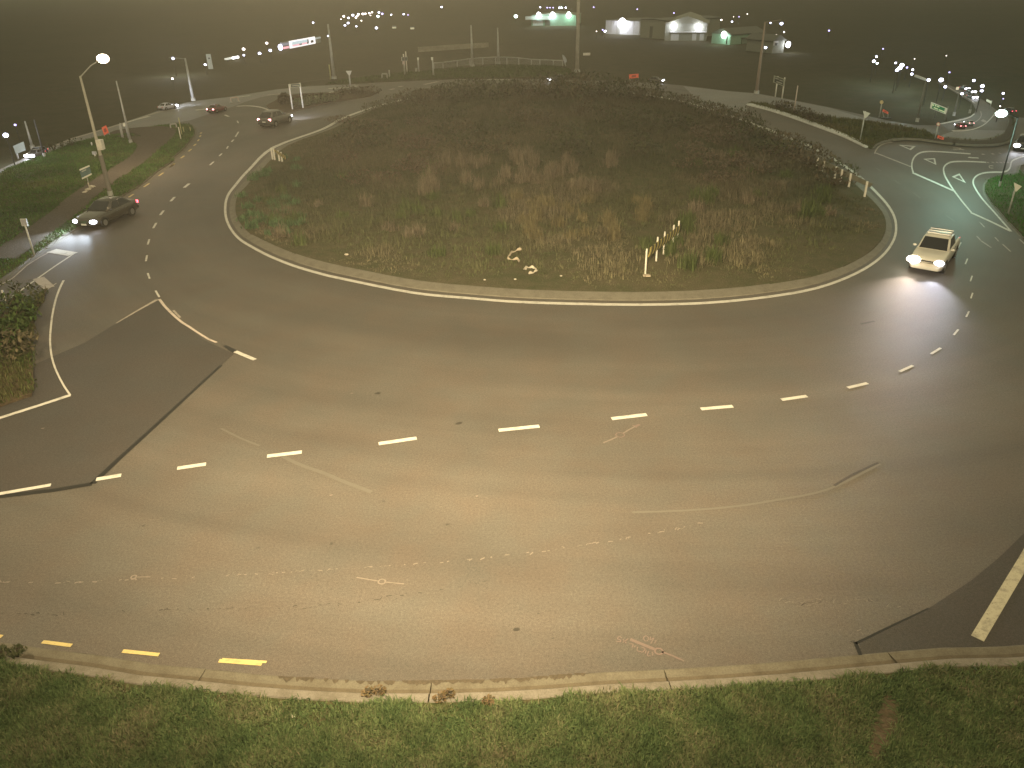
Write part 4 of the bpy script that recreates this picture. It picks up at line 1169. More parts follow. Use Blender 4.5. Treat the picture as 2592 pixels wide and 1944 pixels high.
works('A', [(1292, 368), (1350, 336), (1386, 428), (1325, 466)], [(1345, 500), (1405, 480)], 'tall orange road works sign beside the far left road')
works('R', [(418, 808), (488, 850), (482, 874), (410, 838)], [(432, 922), (476, 938)], 'low orange road works board below the round sign on the exit road')
works('R', [(1116, 1140), (1196, 1172), (1188, 1208), (1106, 1174)], [(1112, 1196), (1172, 1226)], 'orange road works board at the foot of the round sign on the splitter island')
works('F', [(1720, 872), (1842, 862), (1842, 912), (1722, 928)], [(1740, 955), (1830, 950)], 'orange road works board showing over the crest of the mound')
# round signs
post_sign('round_sign', 'R', (370, 906), (398, 722), circ(400, 720, 24), 'round yellowish sign on a thin post beyond the exit road', 'road sign', mat('round_sign_yellow', (.55, .46, .26), .5), rp=.05)
post_sign('speed_sign', 'R', (1078, 1192), (1122, 1000), circ(1122, 1000, 25), 'round speed sign with red rim at the end of the splitter island', 'road sign', mat('speed_rim', (.42, .16, .14), .5), rim=(mat('speed_face', (.66, .58, .50), .5), .66), rp=.05)
post_sign('disc_sign', 'A', (1640, 522), (1585, 330), circ(1580, 328, 25, asp=.7), 'white oval disc sign in front of the pale light pole on the left verge', 'road sign', M_SIGNWHITE, rp=.05)
# grey billboard frame far left
post_sign('sign_board', 'A', (232, 758), (215, 640), [(164, 600), (300, 540), (326, 652), (200, 702)], 'grey back of a large sign board by the far left road', 'road sign', mat('sign_back_dim', (.20, .23, .22), .6), rp=.06)
# small teal hoarding on a pole with white battens
t, b, n, side, P, off = post_sign('hoarding', 'A', (1132, 1096), (1090, 960), [(1008, 895), (1136, 840), (1168, 962), (1044, 1024)], 'small blue green hoarding with white top and bottom bars on the left verge', 'hoarding', M_TEAL, rp=.03)
for i, j, f in ((0, 1, .0), (3, 2, .0)):
    q = [P[i], P[j], P[j].lerp(P[(2 if j == 1 else 1)], .15), P[i].lerp(P[(3 if i == 0 else 0)], .15)]
    mb = MB(); mb.prism([v + off + n * .022 for v in q], None, n, .03); mb.obj('batten', M_SIGNWHITE, t)
q = [P[0].lerp(P[1], .15).lerp(P[3].lerp(P[2], .15), .24), P[0].lerp(P[1], .6).lerp(P[3].lerp(P[2], .6), .24), P[0].lerp(P[1], .6).lerp(P[3].lerp(P[2], .6), .36), P[0].lerp(P[1], .15).lerp(P[3].lerp(P[2], .15), .36)]
mb = MB(); mb.prism([v + off + n * .015 for v in q], None, n, .008); mb.obj('legend', mat('hoarding_legend', (.35, .38, .36), .6), t)
# crumpled pale sheet at its foot
b = g1('A', 1145, 1160, .14); mb = MB()
for k in range(7):
    tt = k / 6; p = g1('A', 1190 - 115 * tt, 1125 + 75 * tt, .16) - b
    mb.ball((p.x, p.y, .06 + .06 * math.sin(k * 2.1)), .095, (1.5, .8, .7 + .4 * (k % 2)), 7, 5)
mb.path([Vector((0, .05, .1)), Vector((-.08, .12, .42))], .035, 6)
o = mb.obj('plastic_sheet', M_PLASTIC); o.location = b; o['label'] = 'crumpled pale plastic sheet lying under the blue green hoarding'; o['category'] = 'rubbish'
# slender posts
def slim(name, s, base, top, label, m=M_POSTW, r=.04, head=None, zb=.1, dirn=None):
    b = g1(s, *base, zb); H = height(b, px(s, top)[1]); t = empty(name, b, 0, label=label, category='post')
    mb = MB(); mb.tube((0, 0, -.05), (0, 0, H), r, r, 8); mb.obj('post', m, t, True)
    mb = MB()
    if head: mb.box((0, 0, H), head)
    else: mb.tube((0, 0, H), (0, 0, H + .04), r * 1.2, r * .7, 8)
    mb.obj('head' if head else 'cap', m if not head else M_SIGNBACK, t)
    if head:
        mb = MB(); mb.box((0, 0, H), (head[0] * .8, head[1] + .01, head[2] * .7)); mb.obj('reflector', mat('reflector_grey', (.3, .3, .34), .4), t)
    return t
slim('marker_post', 'B', (437, 628), (245, 215), 'grey marker post with small square head on the left verge', m=mat('post_grey', (.38, .38, .36), .6), head=(.28, .06, .34))
slim('sign_post', 'B', (130, 1390), (-20, 1090), 'thin pale post cut by the left edge of the picture', m=mat('post_grey2', (.34, .34, .34), .6))
slim('marker_post', 'G', (1757, 1362), (1815, 1020), 'tall thin pink white post standing in the right splitter plants', r=.05, m=mat('post_pinkish', (.45, .38, .36), .6))
slim('marker_post', 'D', (292, 1272), (262, 1120), 'white post on the left verge nose where the paths meet')
slim('marker_post', 'D', (308, 1226), (245, 1000), 'leaning thin yellowish post on the left verge nose', m=mat('post_yellowish', (.34, .33, .18), .6))
slim('marker_post', 'D', (332, 1185), (326, 1118), 'short yellow green stake on the nose of the left verge', m=MATS['post_yellowish'])
slim('marker_post', 'D', (418, 1178), (408, 1120), 'short yellow green stake nearest the kerb on the nose of the left verge', m=MATS['post_yellowish'])
slim('marker_post', 'A', (1560, 512), (1510, 340), 'first pale post left of the white disc sign', m=MATS['post_grey2'], r=.05)
slim('marker_post', 'A', (1575, 510), (1532, 315), 'taller pale post close left of the white disc sign', m=MATS['post_grey2'], r=.05)
slim('marker_post', 'E', (690, 928), (667, 752), 'short thin pole just left of the pale light pole on the far road', m=MATS['post_yellowish'], r=.09)
slim('marker_post', 'E', (1440, 922), (1440, 820), 'short grey post beside the hoop rail on the far verge', m=MATS['post_grey2'], r=.09)
slim('marker_post', 'A', (1175, 605), (1172, 560), 'stub post left of the lit street lamp', r=.05)
slim('marker_post', 'A', (1215, 745), (1208, 690), 'stub post with pale top close to the box of the lit street lamp', r=.06, head=(.3, .1, .2))
# cluster of signs on the far verge
two_post_sign('E', ((1634, 887), (1662, 846)), [(1578, 650), (1656, 648), (1656, 700), (1580, 700)], 'dark square sign in a pale frame on the far verge', M_DKSIGN, M_POSTW, rp=.08, name='framed_sign')
post_sign('small_sign', 'E', (1633, 890), (1615, 660), [(1600, 662), (1630, 660), (1632, 742), (1602, 744)], 'small pale pink upright plate in front of the framed sign on the far verge', 'road sign', mat('plate_pinkish', (.50, .40, .38), .6), rp=.07)
post_sign('small_sign', 'E', (1812, 857), (1800, 660), [(1786, 656), (1814, 656), (1808, 690), (1792, 690)], 'thin post with narrow white head, shorter of two on the far verge', 'road sign', M_SIGNWHITE, rp=.09)
post_sign('small_sign', 'E', (1998, 906), (1978, 652), [(1962, 650), (1994, 650), (1990, 690), (1968, 690)], 'thin post with narrow white head, taller of two on the far verge', 'road sign', M_SIGNWHITE, rp=.10)
post_sign('small_cabinet', 'E', (1775, 838), (1775, 790), [(1764, 788), (1790, 788), (1790, 835), (1764, 835)], 'small pale utility cabinet behind the thin posts on the far verge', 'cabinet', MATS['post_grey2'], rp=.08)
# hoop rails
def hoop(s, a, bq, top, label, r=.06, m=M_POSTW):
    A = g1(s, *a, .1); B = g1(s, *bq, .1); H = height(A, px(s, (0, top))[1]); o = A.copy()
    t = empty('hoop_rail', o, 0, label=label, category='hoop rail')
    mb = MB(); mb.path([Vector((0, 0, 0)), Vector((0, 0, H * .85)), (B - A) * .06 + UP * H, (B - A) * .94 + UP * H, (B - A) + UP * (H * .85), B - A], r, 6); mb.obj('hoop', m, t)
    for q in (Vector((0, 0, .03)), B - A + UP * .03):
        mb = MB(); mb.tube(q - UP * .05, q + UP * .04, r * 2.6, r * 2.6, 8); mb.obj('foot_plate', M_STEEL, t)
hoop('D', (932, 800), (1026, 790), 742, 'pinkish white hoop rail on the median nose past the braking red car', m=mat('hoop_pink', (.50, .40, .38), .6))
hoop('E', (1345, 930), (1410, 928), 865, 'grey double hoop rail on the far verge', r=.09, m=MATS['post_grey2'])
hoop('D', (165, 1140), (240, 1130), 1080, 'low pale barrier on the nose of the left verge', m=MATS['post_grey2'])
# feather banner
b = g1('F', 915, 766, .1); H = height(b, px('F', (0, 620))[1]); w = 60 * .19892 * mpp(b)
t = empty('feather_banner', b, 0, label='leaf shaped pale banner on a pole at the end of the far fence', category='banner')
mb = MB(); mb.tube((0, 0, 0), (-w * .7, 0, H), .08, .04, 6); mb.obj('pole', M_STEEL, t)
mb = MB(); mb.prism([Vector((-w * .2, -.05, H * .22)), Vector((w * .22, -.05, H * .40)), Vector((w * .15, -.05, H * .62)), Vector((-w * .35, -.05, H * .92)), Vector((-w * .75, -.05, H)), Vector((-w * .62, -.05, H * .6))], None, (0, 1, 0), .03); mb.obj('flag', mat('banner_cloth', (.34, .36, .42), .8), t)
# far mesh fence on the bank
f_top = [(590, 408), (660, 404), (752, 393), (835, 380), (917, 374), (1000, 370), (1073, 371), (1150, 375), (1232, 384), (1287, 387), (1374, 390), (1435, 392)]
f_bot = [(600, 446), (660, 443), (752, 432), (835, 424), (917, 419), (1000, 416), (1073, 417), (1150, 420), (1232, 424), (1287, 426), (1374, 427), (1435, 428)]
ft = empty('mesh_fence', g1('C2', 1000, 416, .1), 0, label='long pale wire mesh fence with posts along the far bank', category='fence')
prev = None
for (a, c) in zip(f_top, f_bot):
    b = g1('C2', *c, .1); H = height(b, px('C2', a)[1]); o = b - ft.location
    mb = MB(); mb.tube(o, o + UP * H, .075, .075, 6); mb.obj('fence_post', M_STEEL, ft)
    if prev:
        o0, H0 = prev
        mb = MB(); mb.path([o0 + UP * H0, o + UP * H], .06, 6); mb.obj('top_rail', M_STEEL, ft)
        mb = MB()
        for k in range(1, 12):
            p = o0.lerp(o, k / 12); hh = H0 + (H - H0) * k / 12; mb.tube(p, p + UP * hh, .016, .016, 3, cap=False)
        for k in range(1, 5):
            mb.tube(o0 + UP * H0 * k / 5, o + UP * H * k / 5, .016, .016, 3, cap=False)
        o_ = mb.obj('wire_mesh', mat('fence_wire', (.30, .31, .30), .6), ft); o_['kind'] = 'stuff'
    prev = (o, H)
# pale wall further back
A = g1('C2', 500, 338, .1); B = g1('C2', 955, 306, .1); H = .75
t = empty('boundary_wall', (A + B) / 2, 0, label='long low pale wall across the far field behind the mesh fence', category='wall')
for k in range(6):
    p = A.lerp(B, k / 6) - t.location; q = A.lerp(B, (k + .985) / 6) - t.location; d = (q - p).normalized(); nn = UP.cross(d)
    mb = MB(); mb.prism([p, q, q + UP * H, p + UP * H], None, nn, .25); mb.obj('wall_panel', mat('wall_pale', (.26, .245, .20), .8, noise_amt=.2, nscale=1), t)

# ------------------------------------------------------------------ hazard boards on the mound
def hazard(s, legs, board, label, flip=False, nstr=9, lean=0.0, tops=(), dark=False, wid=.06):
    B0 = [on_mound(s, *q) for q in legs]; A, B = B0[0], B0[-1]; b = A.copy()
    dirv = (B - A); dirv.z = 0; dirv.normalize(); n = UP.cross(dirv)
    if n.dot(face(b)) < 0: n = -n
    def on(p):
        d = RM @ Vector(((px(s, p)[0] - 1296) / FPX, -(px(s, p)[1] - 972) / FPX, -1)); return CL + d * ((b - CL).dot(n) / d.dot(n)) - b
    B0 = [A + dirv * (q - A).dot(dirv) for q in B0]
    for q in B0: q.z = float(mound_z(q.x, q.y)[0])
    t = empty('hazard_board', b, 0, label=label, category='hazard board')
    P = [on(p) for p in board]           # lower-left, lower-right, upper-right, upper-left
    for q in B0:
        o = q - b; u = max(0, min(1, (o.dot(dirv) - P[0].dot(dirv)) / max((P[1] - P[0]).dot(dirv), .01)))
        topz = P[3].lerp(P[2], u).z + .02
        mb = MB(); mb.box(o + UP * (topz / 2 - .1), (wid, wid, topz + .2), R=Matrix.Rotation(math.atan2(dirv.y, dirv.x), 3, 'Z')); mb.obj('post', M_POSTW, t)
    if dark:
        mb = MB(); mb.prism([p - n * (wid / 2 + .02) for p in P], None, n, .03); mb.obj('board', mat('board_back_grey', (.17, .165, .13), .7, noise_amt=.2, nscale=2), t)
        return t
    k = nstr
    for i in range(k):
        for col, (f0, f1) in ((M_YBOARD, (0, .52)), (M_BLACK, (.52, 1))):
            a0 = (i + f0) / k; a1 = (i + f1) / k; sl = .55 / k * (-1 if flip else 1)
            def bi(u, v): u = min(1, max(0, u)); return P[0].lerp(P[1], u).lerp(P[3].lerp(P[2], u), v)
            q = [bi(a0, 0), bi(a1, 0), bi(a1 + sl * .5, .5), bi(a1, 1), bi(a0, 1), bi(a0 + sl * .5, .5)]
            mb = MB(); mb.prism([v + n * (wid / 2 + .02) for v in q], None, n, .028)
            mb.obj('chevron_stripe', col, t)
    return t
hazard('T', ((608, 1450), (858, 1170), (1000, 1030), (1168, 850), (1285, 745)), [(640, 1085), (1300, 560), (1340, 385), (690, 880)], 'yellow and black chevron hazard board on white posts at the front of the mound', nstr=10)
hazard('X', ((695, 880), (825, 890), (930, 940), (1030, 960)), [(780, 590), (1200, 900), (1190, 760), (770, 520)], 'small yellow and black hazard board on white legs at the left edge of the mound', nstr=8, wid=.08)
hazard('V', ((340, 405), (553, 490), (752, 660), (968, 740), (1135, 860), (1457, 1085)), [(330, 330), (1560, 870), (1620, 780), (380, 190)], 'long grey backed hazard board on white posts along the right edge of the mound', dark=True, wid=.09)
# debris on the mound
def cloth(s, pts, w, label, m):
    P = [on_mound(s, *q) for q in pts]; c = P[0].copy(); t = MB()
    P = smooth([p - c + UP * .14 for p in P], 4)
    for i, (a, b_) in enumerate(zip(P, P[1:])):
        d = b_ - a; d.z = 0
        if d.length < 1e-5: continue
        s_ = Vector((-d.y, d.x, 0)).normalized() * w * (.7 + .4 * math.sin(i * 1.3)); z = .05 * math.sin(i * .9)
        s2 = Vector((-d.y, d.x, 0)).normalized() * w * (.7 + .4 * math.sin((i + 1) * 1.3)); z2 = .05 * math.sin((i + 1) * .9)
        t.add([a - s_, a + UP * (.07 + z), a + s_, b_ - s2, b_ + UP * (.07 + z2), b_ + s2], [(0, 3, 4, 1), (1, 4, 5, 2), (0, 2, 5, 3)])
    o = t.obj('cloth_strip', m); o.location = c; o['label'] = label; o['category'] = 'rubbish'
cloth('U', [(1030, 290), (940, 310), (850, 355), (800, 410), (785, 465), (870, 480), (970, 480), (985, 530)], .055, 'long winding strip of pale cloth lying on the front of the mound', M_CLOTH)
cloth('U', [(1085, 670), (1140, 625), (1220, 635), (1290, 645), (1300, 690), (1240, 725), (1170, 750)], .075, 'hooked scrap of pale cloth lying nearest the mound kerb', M_PLASTIC)
for k, (x, y, lab) in enumerate(((1770, 745, 'small white scrap of litter between the cloth scrap and the hazard board'), (345, 818, 'tiny white scrap of litter by the kerb below the cloth strip'), (915, 808, 'tiny pale scrap of litter below the hooked cloth'))):
    p = on_mound('U', x, y); mb = MB(); mb.ball((0, 0, .05), .06, (1, .7, .5), 6, 4); o = mb.obj('litter', M_PLASTIC); o.location = p; o['label'] = lab; o['category'] = 'rubbish'
p = on_mound('I5', 835, 768); mb = MB(); mb.ball((0, 0, .06), .085, (1.2, .6, .6), 6, 4); o = mb.obj('litter', M_PLASTIC); o.location = p; o['label'] = 'pale scrap of litter at the lower left of the mound'; o['category'] = 'rubbish'
p = on_mound('T', 610, 1495); mb = MB(); mb.box((.03, 0, .06), (.26, .15, .06)); mb.box((.10, -.06, .06), (.20, .12, .05)); o = mb.obj('timber_offcut', M_CLOTH); o.location = p; o['label'] = 'pale slab at the foot of the front hazard board post'; o['category'] = 'rubbish'
for x, y, lab in ((1265, 620, 'white scrap of paper on the grass verge below the kerb, left one'), (1690, 765, 'small white scrap of paper on the lower grass verge')):
    q = g1('K7', x, y, .13); mb = MB(); mb.prism([Vector((-.06, -.02, 0)), Vector((.06, -.04, .02)), Vector((.05, .02, .01)), Vector((-.05, .03, .03))], None, (0, 0, 1), .006); o = mb.obj('paper_scrap', M_PLASTIC); o.location = q; o['label'] = lab; o['category'] = 'rubbish'

# planted shrubs on the far splitter island and at the left island
p = g1('D', 1610, 830, .12)
shrub('round_bush', p, 62 * .19892 * mpp(p) * 1.05, height(p, px('D', (0, 690))[1]), [(.030, .022, .010), (.05, .036, .018), (.05, .036, .02)], 'large round dark bush beside the two post sign on the far splitter island', 'bush', 1600, None, .16)
for i, (x, y, h_) in enumerate(((1740, 805, 60), (1830, 790, 60), (1900, 775, 70), (1970, 770, 75), (2050, 765, 75), (2130, 760, 70), (2200, 755, 60))):
    p = g1('D', x, y, .12)
    shrub('low_shrub', p, 1.5, height(p, px('D', (0, y - h_))[1]), [(.05, .035, .018), (.075, .05, .028), (.04, .04, .02)], 'low brown shrub in the row along the top of the far splitter island', 'shrub', 220, 'row of brown shrubs on the far splitter island', .15)
for i, (x, y) in enumerate(((1790, 860), (1870, 840), (1950, 820), (2030, 805), (2110, 795), (2190, 790))):
    p = g1('D', x, y, .12)
    shrub('flax_tuft', p, .9, .75, [(.06, .075, .03), (.09, .10, .05), (.11, .11, .06)], 'pale green tuft in the front row of the far splitter planting', 'plant', 120, 'pale tufts on the far splitter island', .15)
for i, (x, y) in enumerate(((880, 1110), (1000, 1125), (1100, 1122), (1190, 1120))):
    p = g1('E', x, y, .12)
    shrub('low_shrub', p, 1.3, .8, [(.05, .035, .018), (.07, .06, .03)], 'small brown shrub near the grey give way sign on the far splitter island', 'shrub', 120, 'brown shrubs at the tip of the far splitter island', .15)
for i, (x, y, s_) in enumerate(((1560, 1300, 1), (1620, 1312, 0), (1700, 1340, 1), (1790, 1375, 1), (1860, 1395, 0), (1930, 1430, 1), (2020, 1470, 0), (2100, 1490, 1))):
    p = g1('G', x, y, .12)
    shrub('low_shrub', p, .85, .7, [(.05, .05, .025), (.08, .075, .04), (.10, .085, .055)] if s_ else [(.04, .03, .02), (.07, .05, .03)], 'small mixed plant in the bed at the tip of the right splitter island', 'shrub', 110, 'plants at the tip of the right splitter island', .12)
for i, (x, y, r, h_, c) in enumerate(((150, 60, 1.3, 1.2, 0), (60, 200, 1.2, 1.1, 1), (180, 240, .9, .8, 1), (40, 430, 1.0, .8, 1), (60, 640, 1.1, .9, 2), (250, 40, .6, .6, 1))):
    p = g1('C', x, y, .12)
    shrub('verge_bush', p, r, h_, [DKG, [(.025, .05, .012), (.045, .075, .02), (.03, .04, .012)], BRG][c], ('dark brown', 'leafy green', 'reddish')[c] + ' bush on the left traffic island, ' + ('topmost by the road', 'against the left edge', 'beside the topmost bush', 'half way down', 'lowest one', 'small one by the dirt edge')[i], 'bush', 420, None, .09)
for i, (x, y) in enumerate(((4, 1416), (38, 1412))):
    p = g1('W', x, y, .12); shrub('weed_tuft', p, .15, .16, DKG, 'dark weed tuft against the near kerb at the ' + ('very left edge', 'left, second from the edge')[i], 'weed', 120, None, .04)
for i, (x, y) in enumerate(((1590, 520), (1640, 515), (1900, 545), (1940, 530), (2110, 560))):
    p = g1('K7', x, y, .13); shrub('dry_weed', p, .12, .10, [(.10, .07, .04), (.13, .09, .05), (.07, .06, .025)], 'dry brown weed growing out of the near kerb', 'weed', 90, 'dry weeds in the near kerb', .028)
for i, (x, y) in enumerate(((930, 600), (690, 660), (1290, 570))):
    if i < 2:
        p = g1('A', x, y, .12); shrub('verge_tuft', p, .8, .6, DKG, ('dark tuft in silhouette against the far left road, taller one', 'low dark tuft on the lip of the far left road')[i], 'plant', 110, None, .10)

# ------------------------------------------------------------------ vehicles
M_GLASS = mat('car_glass', (.012, .013, .015), .08, spec=.6)
M_TYRE = mat('tyre_rubber', (.015, .015, .015), .85)
M_RIM = mat('wheel_rim', (.35, .35, .36), .35, .8)
M_TRIM = mat('car_trim_black', (.018, .018, .018), .55)
M_PLATE = mat('number_plate', (.6, .6, .58), .5)
HEADC = mat('headlight_cool', (1, 1, 1), emit=(.88, .90, 1.0), es=26)
HEADW = mat('headlight_warm', (1, 1, 1), emit=(1.0, .86, .70), es=30)
TAIL = mat('tail_light', (.5, .02, .03), emit=(1.0, .10, .14), es=6)
TAILB = mat('brake_light', (.6, .1, .1), emit=(1.0, .42, .45), es=9)
LAMPOFF = mat('lamp_lens_unlit', (.35, .35, .36), .15, spec=.6)
def paint(n, c, r=.28): return mat('car_paint_' + n, c, r, .15, coat=.6)

def loft(sections, m_name):
    """sections: list of (x, [(y,z)...half profile bottom->top]) mirrored"""
    vs = []; fs = []; k = None
    for x, pr in sections:
        ring = [(x, y, z) for y, z in pr] + [(x, -y, z) for y, z in reversed(pr)]
        k = len(ring); vs += ring
    for i in range(len(sections) - 1):
        for j in range(k): fs.append((i * k + j, i * k + (j + 1) % k, (i + 1) * k + (j + 1) % k, (i + 1) * k + j))
    fs.append(tuple(range(k))[::-1]); fs.append(tuple(range((len(sections) - 1) * k, len(sections) * k)))
    me = bpy.data.meshes.new(m_name); me.from_pydata(vs, [], fs); me.update()
    bm = bmesh.new(); bm.from_mesh(me); bmesh.ops.recalc_face_normals(bm, faces=bm.faces); bm.to_mesh(me); bm.free()
    me.polygons.foreach_set('use_smooth', [len(p.vertices) == 4 for p in me.polygons])
    return me

def car(name, kind, col, pos, head, label, cat='car', front=None, rear=None, beam=0, beamcol=(.9, .93, 1), group=None, scale=1.0, glow=1.0, beam_size=1.0, front_side=(1, 1)):
    yaw = math.atan2(head.y, head.x)
    t = empty(name, pos, yaw, label=label, category=cat); t.scale = (scale,) * 3
    if group: t['group'] = group
    if kind == 'ute':
        L2, hw, belt, hood, roofz = 2.55, .92, 1.12, 1.08, 1.76
        st = [(2.55, .66, .42, .78), (2.48, .80, .30, .92), (2.25, .88, .26, 1.01), (1.7, .92, .26, 1.06), (1.15, .93, .26, 1.10), (.4, .93, .26, 1.12), (-.6, .93, .28, 1.13), (-1.1, .92, .30, 1.12), (-2.2, .92, .34, 1.10), (-2.50, .90, .42, 1.08), (-2.55, .86, .5, 1.02)]
        cab = dict(f0=1.12, f1=.50, r1=-.86, r0=-1.10, wb=.84, wt=.68, zb=1.10, zt=1.76); axles = (1.62, -1.62); wr = .37
    elif kind == 'suv':
        L2, hw = 2.25, .90
        st = [(2.25, .64, .40, .70), (2.18, .78, .28, .86), (1.95, .86, .24, .95), (1.4, .90, .24, 1.01), (.85, .91, .24, 1.04), (0, .91, .24, 1.05), (-1.0, .91, .24, 1.06), (-1.7, .90, .26, 1.06), (-2.1, .86, .32, 1.0), (-2.22, .76, .42, .85)]
        cab = dict(f0=.95, f1=.25, r1=-1.55, r0=-2.02, wb=.82, wt=.66, zb=1.03, zt=1.64); axles = (1.38, -1.36); wr = .35
    elif kind == 'hatch':
        L2, hw = 2.05, .85
        st = [(2.05, .60, .36, .62), (1.98, .74, .25, .74), (1.75, .81, .21, .82), (1.2, .84, .20, .88), (.7, .85, .20, .92), (0, .86, .20, .94), (-1.0, .86, .20, .95), (-1.6, .84, .22, .95), (-1.9, .80, .28, .90), (-2.02, .70, .38, .75)]
        cab = dict(f0=.85, f1=.15, r1=-1.25, r0=-1.88, wb=.77, wt=.58, zb=.92, zt=1.48); axles = (1.28, -1.26); wr = .31
    else:
        L2, hw = 2.30, .89
        st = [(2.30, .60, .36, .58), (2.22, .75, .25, .68), (1.95, .83, .20, .76), (1.35, .87, .19, .84), (.80, .88, .19, .90), (0, .89, .19, .92), (-.9, .89, .19, .94), (-1.5, .88, .20, .96), (-2.0, .84, .23, .96), (-2.22, .76, .30, .90), (-2.28, .62, .42, .72)]
        cab = dict(f0=.92, f1=.10, r1=-1.02, r0=-1.72, wb=.79, wt=.60, zb=.91, zt=1.43); axles = (1.40, -1.36); wr = .32
    sec = []
    for x, w, z0, z1 in st:
        zm = z0 + (z1 - z0) * .55
        sec.append((x, [(w * .80, z0), (w * .95, z0 + .06), (w, z0 + (z1 - z0) * .35), (w * .995, zm), (w * .965, z1 - .07), (w * .90, z1 - .015), (w * .55, z1 + .015)]))
    body = link('body', loft(sec, 'body'), col, t)
    c = cab
    mb = MB()
    zc = (c['zb'] + c['zt']) / 2
    def ring(x0, x1, w, z): return [(x0, w, z), (x1, w, z), (x1, -w, z), (x0, -w, z)]
    B = ring(c['f0'], c['r0'], c['wb'], c['zb'] - .03); T = ring(c['f1'], c['r1'], c['wt'], c['zt'])
    mb.add(B + T, [(0, 1, 5, 4), (1, 2, 6, 5), (2, 3, 7, 6), (3, 0, 4, 7), (4, 5, 6, 7), (3, 2, 1, 0)])
    me = mb.mesh('cabin'); bm = bmesh.new(); bm.from_mesh(me); bmesh.ops.recalc_face_normals(bm, faces=bm.faces)
    bmesh.ops.bevel(bm, geom=[e for e in bm.edges if min(v.co.z for v in e.verts) > c['zb'] + .1], offset=.10, segments=3, affect='EDGES')
    bm.to_mesh(me); bm.free(); me.polygons.foreach_set('use_smooth', [True] * len(me.polygons))
    link('cabin', me, col, t)
    Bv = [Vector(p) for p in B]; Tv = [Vector(p) for p in T]
    def pane(nm, i, j, u0, u1, v0, v1):
        def bi(u, v): return Bv[i].lerp(Bv[j], u).lerp(Tv[i].lerp(Tv[j], u), v)
        q = [bi(u0, v0), bi(u1, v0), bi(u1, v1), bi(u0, v1)]; n = (q[1] - q[0]).cross(q[3] - q[0]).normalized()
        ctr = sum(q, Vector((0, 0, 0))) / 4
        if n.dot(ctr - Vector(((c['f0'] + c['r0']) / 2, 0, zc))) < 0: n = -n
        m2 = MB(); m2.prism([p + n * .004 for p in q], None, n, .012); m2.obj(nm, M_GLASS, t)
    pane('windscreen', 3, 0, .05, .95, .10, .90); pane('rear_window', 1, 2, .08, .92, .14, .86)
    for i, j in ((0, 1), (3, 2)):
        pane('side_window', i, j, .16, .49, .12, .86); pane('side_window', i, j, .53, .90, .12, .86)
    for sy in (1, -1):
        for ax in axles:
            m2 = MB(); m2.tube((0, -.11, 0), (0, .11, 0), wr, wr, 20); w_ = m2.obj('wheel', M_TYRE, t, False); w_.location = (ax, sy * (hw - .10), wr)
            m2 = MB(); m2.tube((0, 0, 0), (0, sy * .118, 0), wr * .62, wr * .60, 14); m2.obj('rim', M_RIM, w_)
            m2 = MB()
            for k in range(13):
                a0 = math.pi * k / 12; a1 = math.pi * (k + 1) / 12
                if k < 12:
                    r0, r1 = wr * 1.02, wr * 1.18
                    m2.add([(math.cos(a) * r, yy, math.sin(a) * r) for a in (a0, a1) for r in (r0, r1) for yy in (-.02, .02)], [(0, 1, 3, 2), (4, 6, 7, 5), (1, 5, 7, 3), (0, 2, 6, 4), (2, 3, 7, 6), (0, 4, 5, 1)])
            wa = m2.obj('wheel_arch', M_TRIM, t); wa.location = (ax, sy * (hw - .005), wr)
        m2 = MB(); m2.ball((c['f0'] - .22, sy * (hw + .10), c['zb'] + .10), .11, (.7, 1, .65), 8, 5); m2.obj('door_mirror', col, t)
        for hx in (.05, -.85):
            m2 = MB(); m2.box((hx, sy * (hw * .985 + .004), c['zb'] - .17), (.16, .03, .035)); m2.obj('door_handle', M_TRIM, t)
        hx = st[1][0] - .03; hz = st[1][3] - .10
        k_ = glow[0 if sy > 0 else 1] if isinstance(glow, tuple) else glow
        fm = front[0 if sy > 0 else 1] if isinstance(front, tuple) else front
        m2 = MB(); m2.ball((hx - .02, sy * (hw - .27), hz - .03), 1, (.13 * k_, .20 * k_, .10 * k_), 10, 6); m2.obj('headlight', fm if fm else LAMPOFF, t, True)
        tx_ = st[-2][0] - .03; tz = st[-2][3] - .12
        m2 = MB(); m2.box((tx_, sy * (hw - .22), tz), (.10, .26, .17)); m2.obj('tail_light', rear if rear else M_RED, t)
    zf = st[0][2]
    m2 = MB(); m2.box((st[1][0] + .03, 0, zf + .02), (.12, hw * 1.55, .17)); m2.obj('front_bumper', col if kind != 'ute' else M_PLATE, t)
    m2 = MB(); m2.box((st[-2][0] - .06, 0, zf + .06), (.12, hw * 1.6, .18)); m2.obj('rear_bumper', M_TRIM, t)
    m2 = MB(); m2.box((st[1][0] + .045, 0, st[1][3] - .14), (.05, hw * .85, .16)); g_ = m2.obj('grille', M_TRIM, t)
    m2 = MB(); m2.box((st[1][0] + .095, 0, zf + .03), (.02, .38, .11)); m2.obj('number_plate', M_PLATE, t)
    m2 = MB(); m2.box((st[-2][0] - .13, 0, zf + .22), (.02, .38, .11)); m2.obj('number_plate', M_PLATE, t)
    if kind == 'ute':
        m2 = MB(); m2.box((-1.82, 0, 1.115), (1.28, 1.50, .03)); m2.obj('tray_cover', M_TRIM, t)
        for xx in (.25, -.30, -.75):
            m2 = MB(); m2.tube((xx, -.62, 1.85), (xx, .62, 1.85), .025, .025, 6); m2.tube((xx, -.58, 1.74), (xx, -.58, 1.85), .02, .02, 6); m2.tube((xx, .58, 1.74), (xx, .58, 1.85), .02, .02, 6); m2.obj('roof_bar', M_RIM, t)
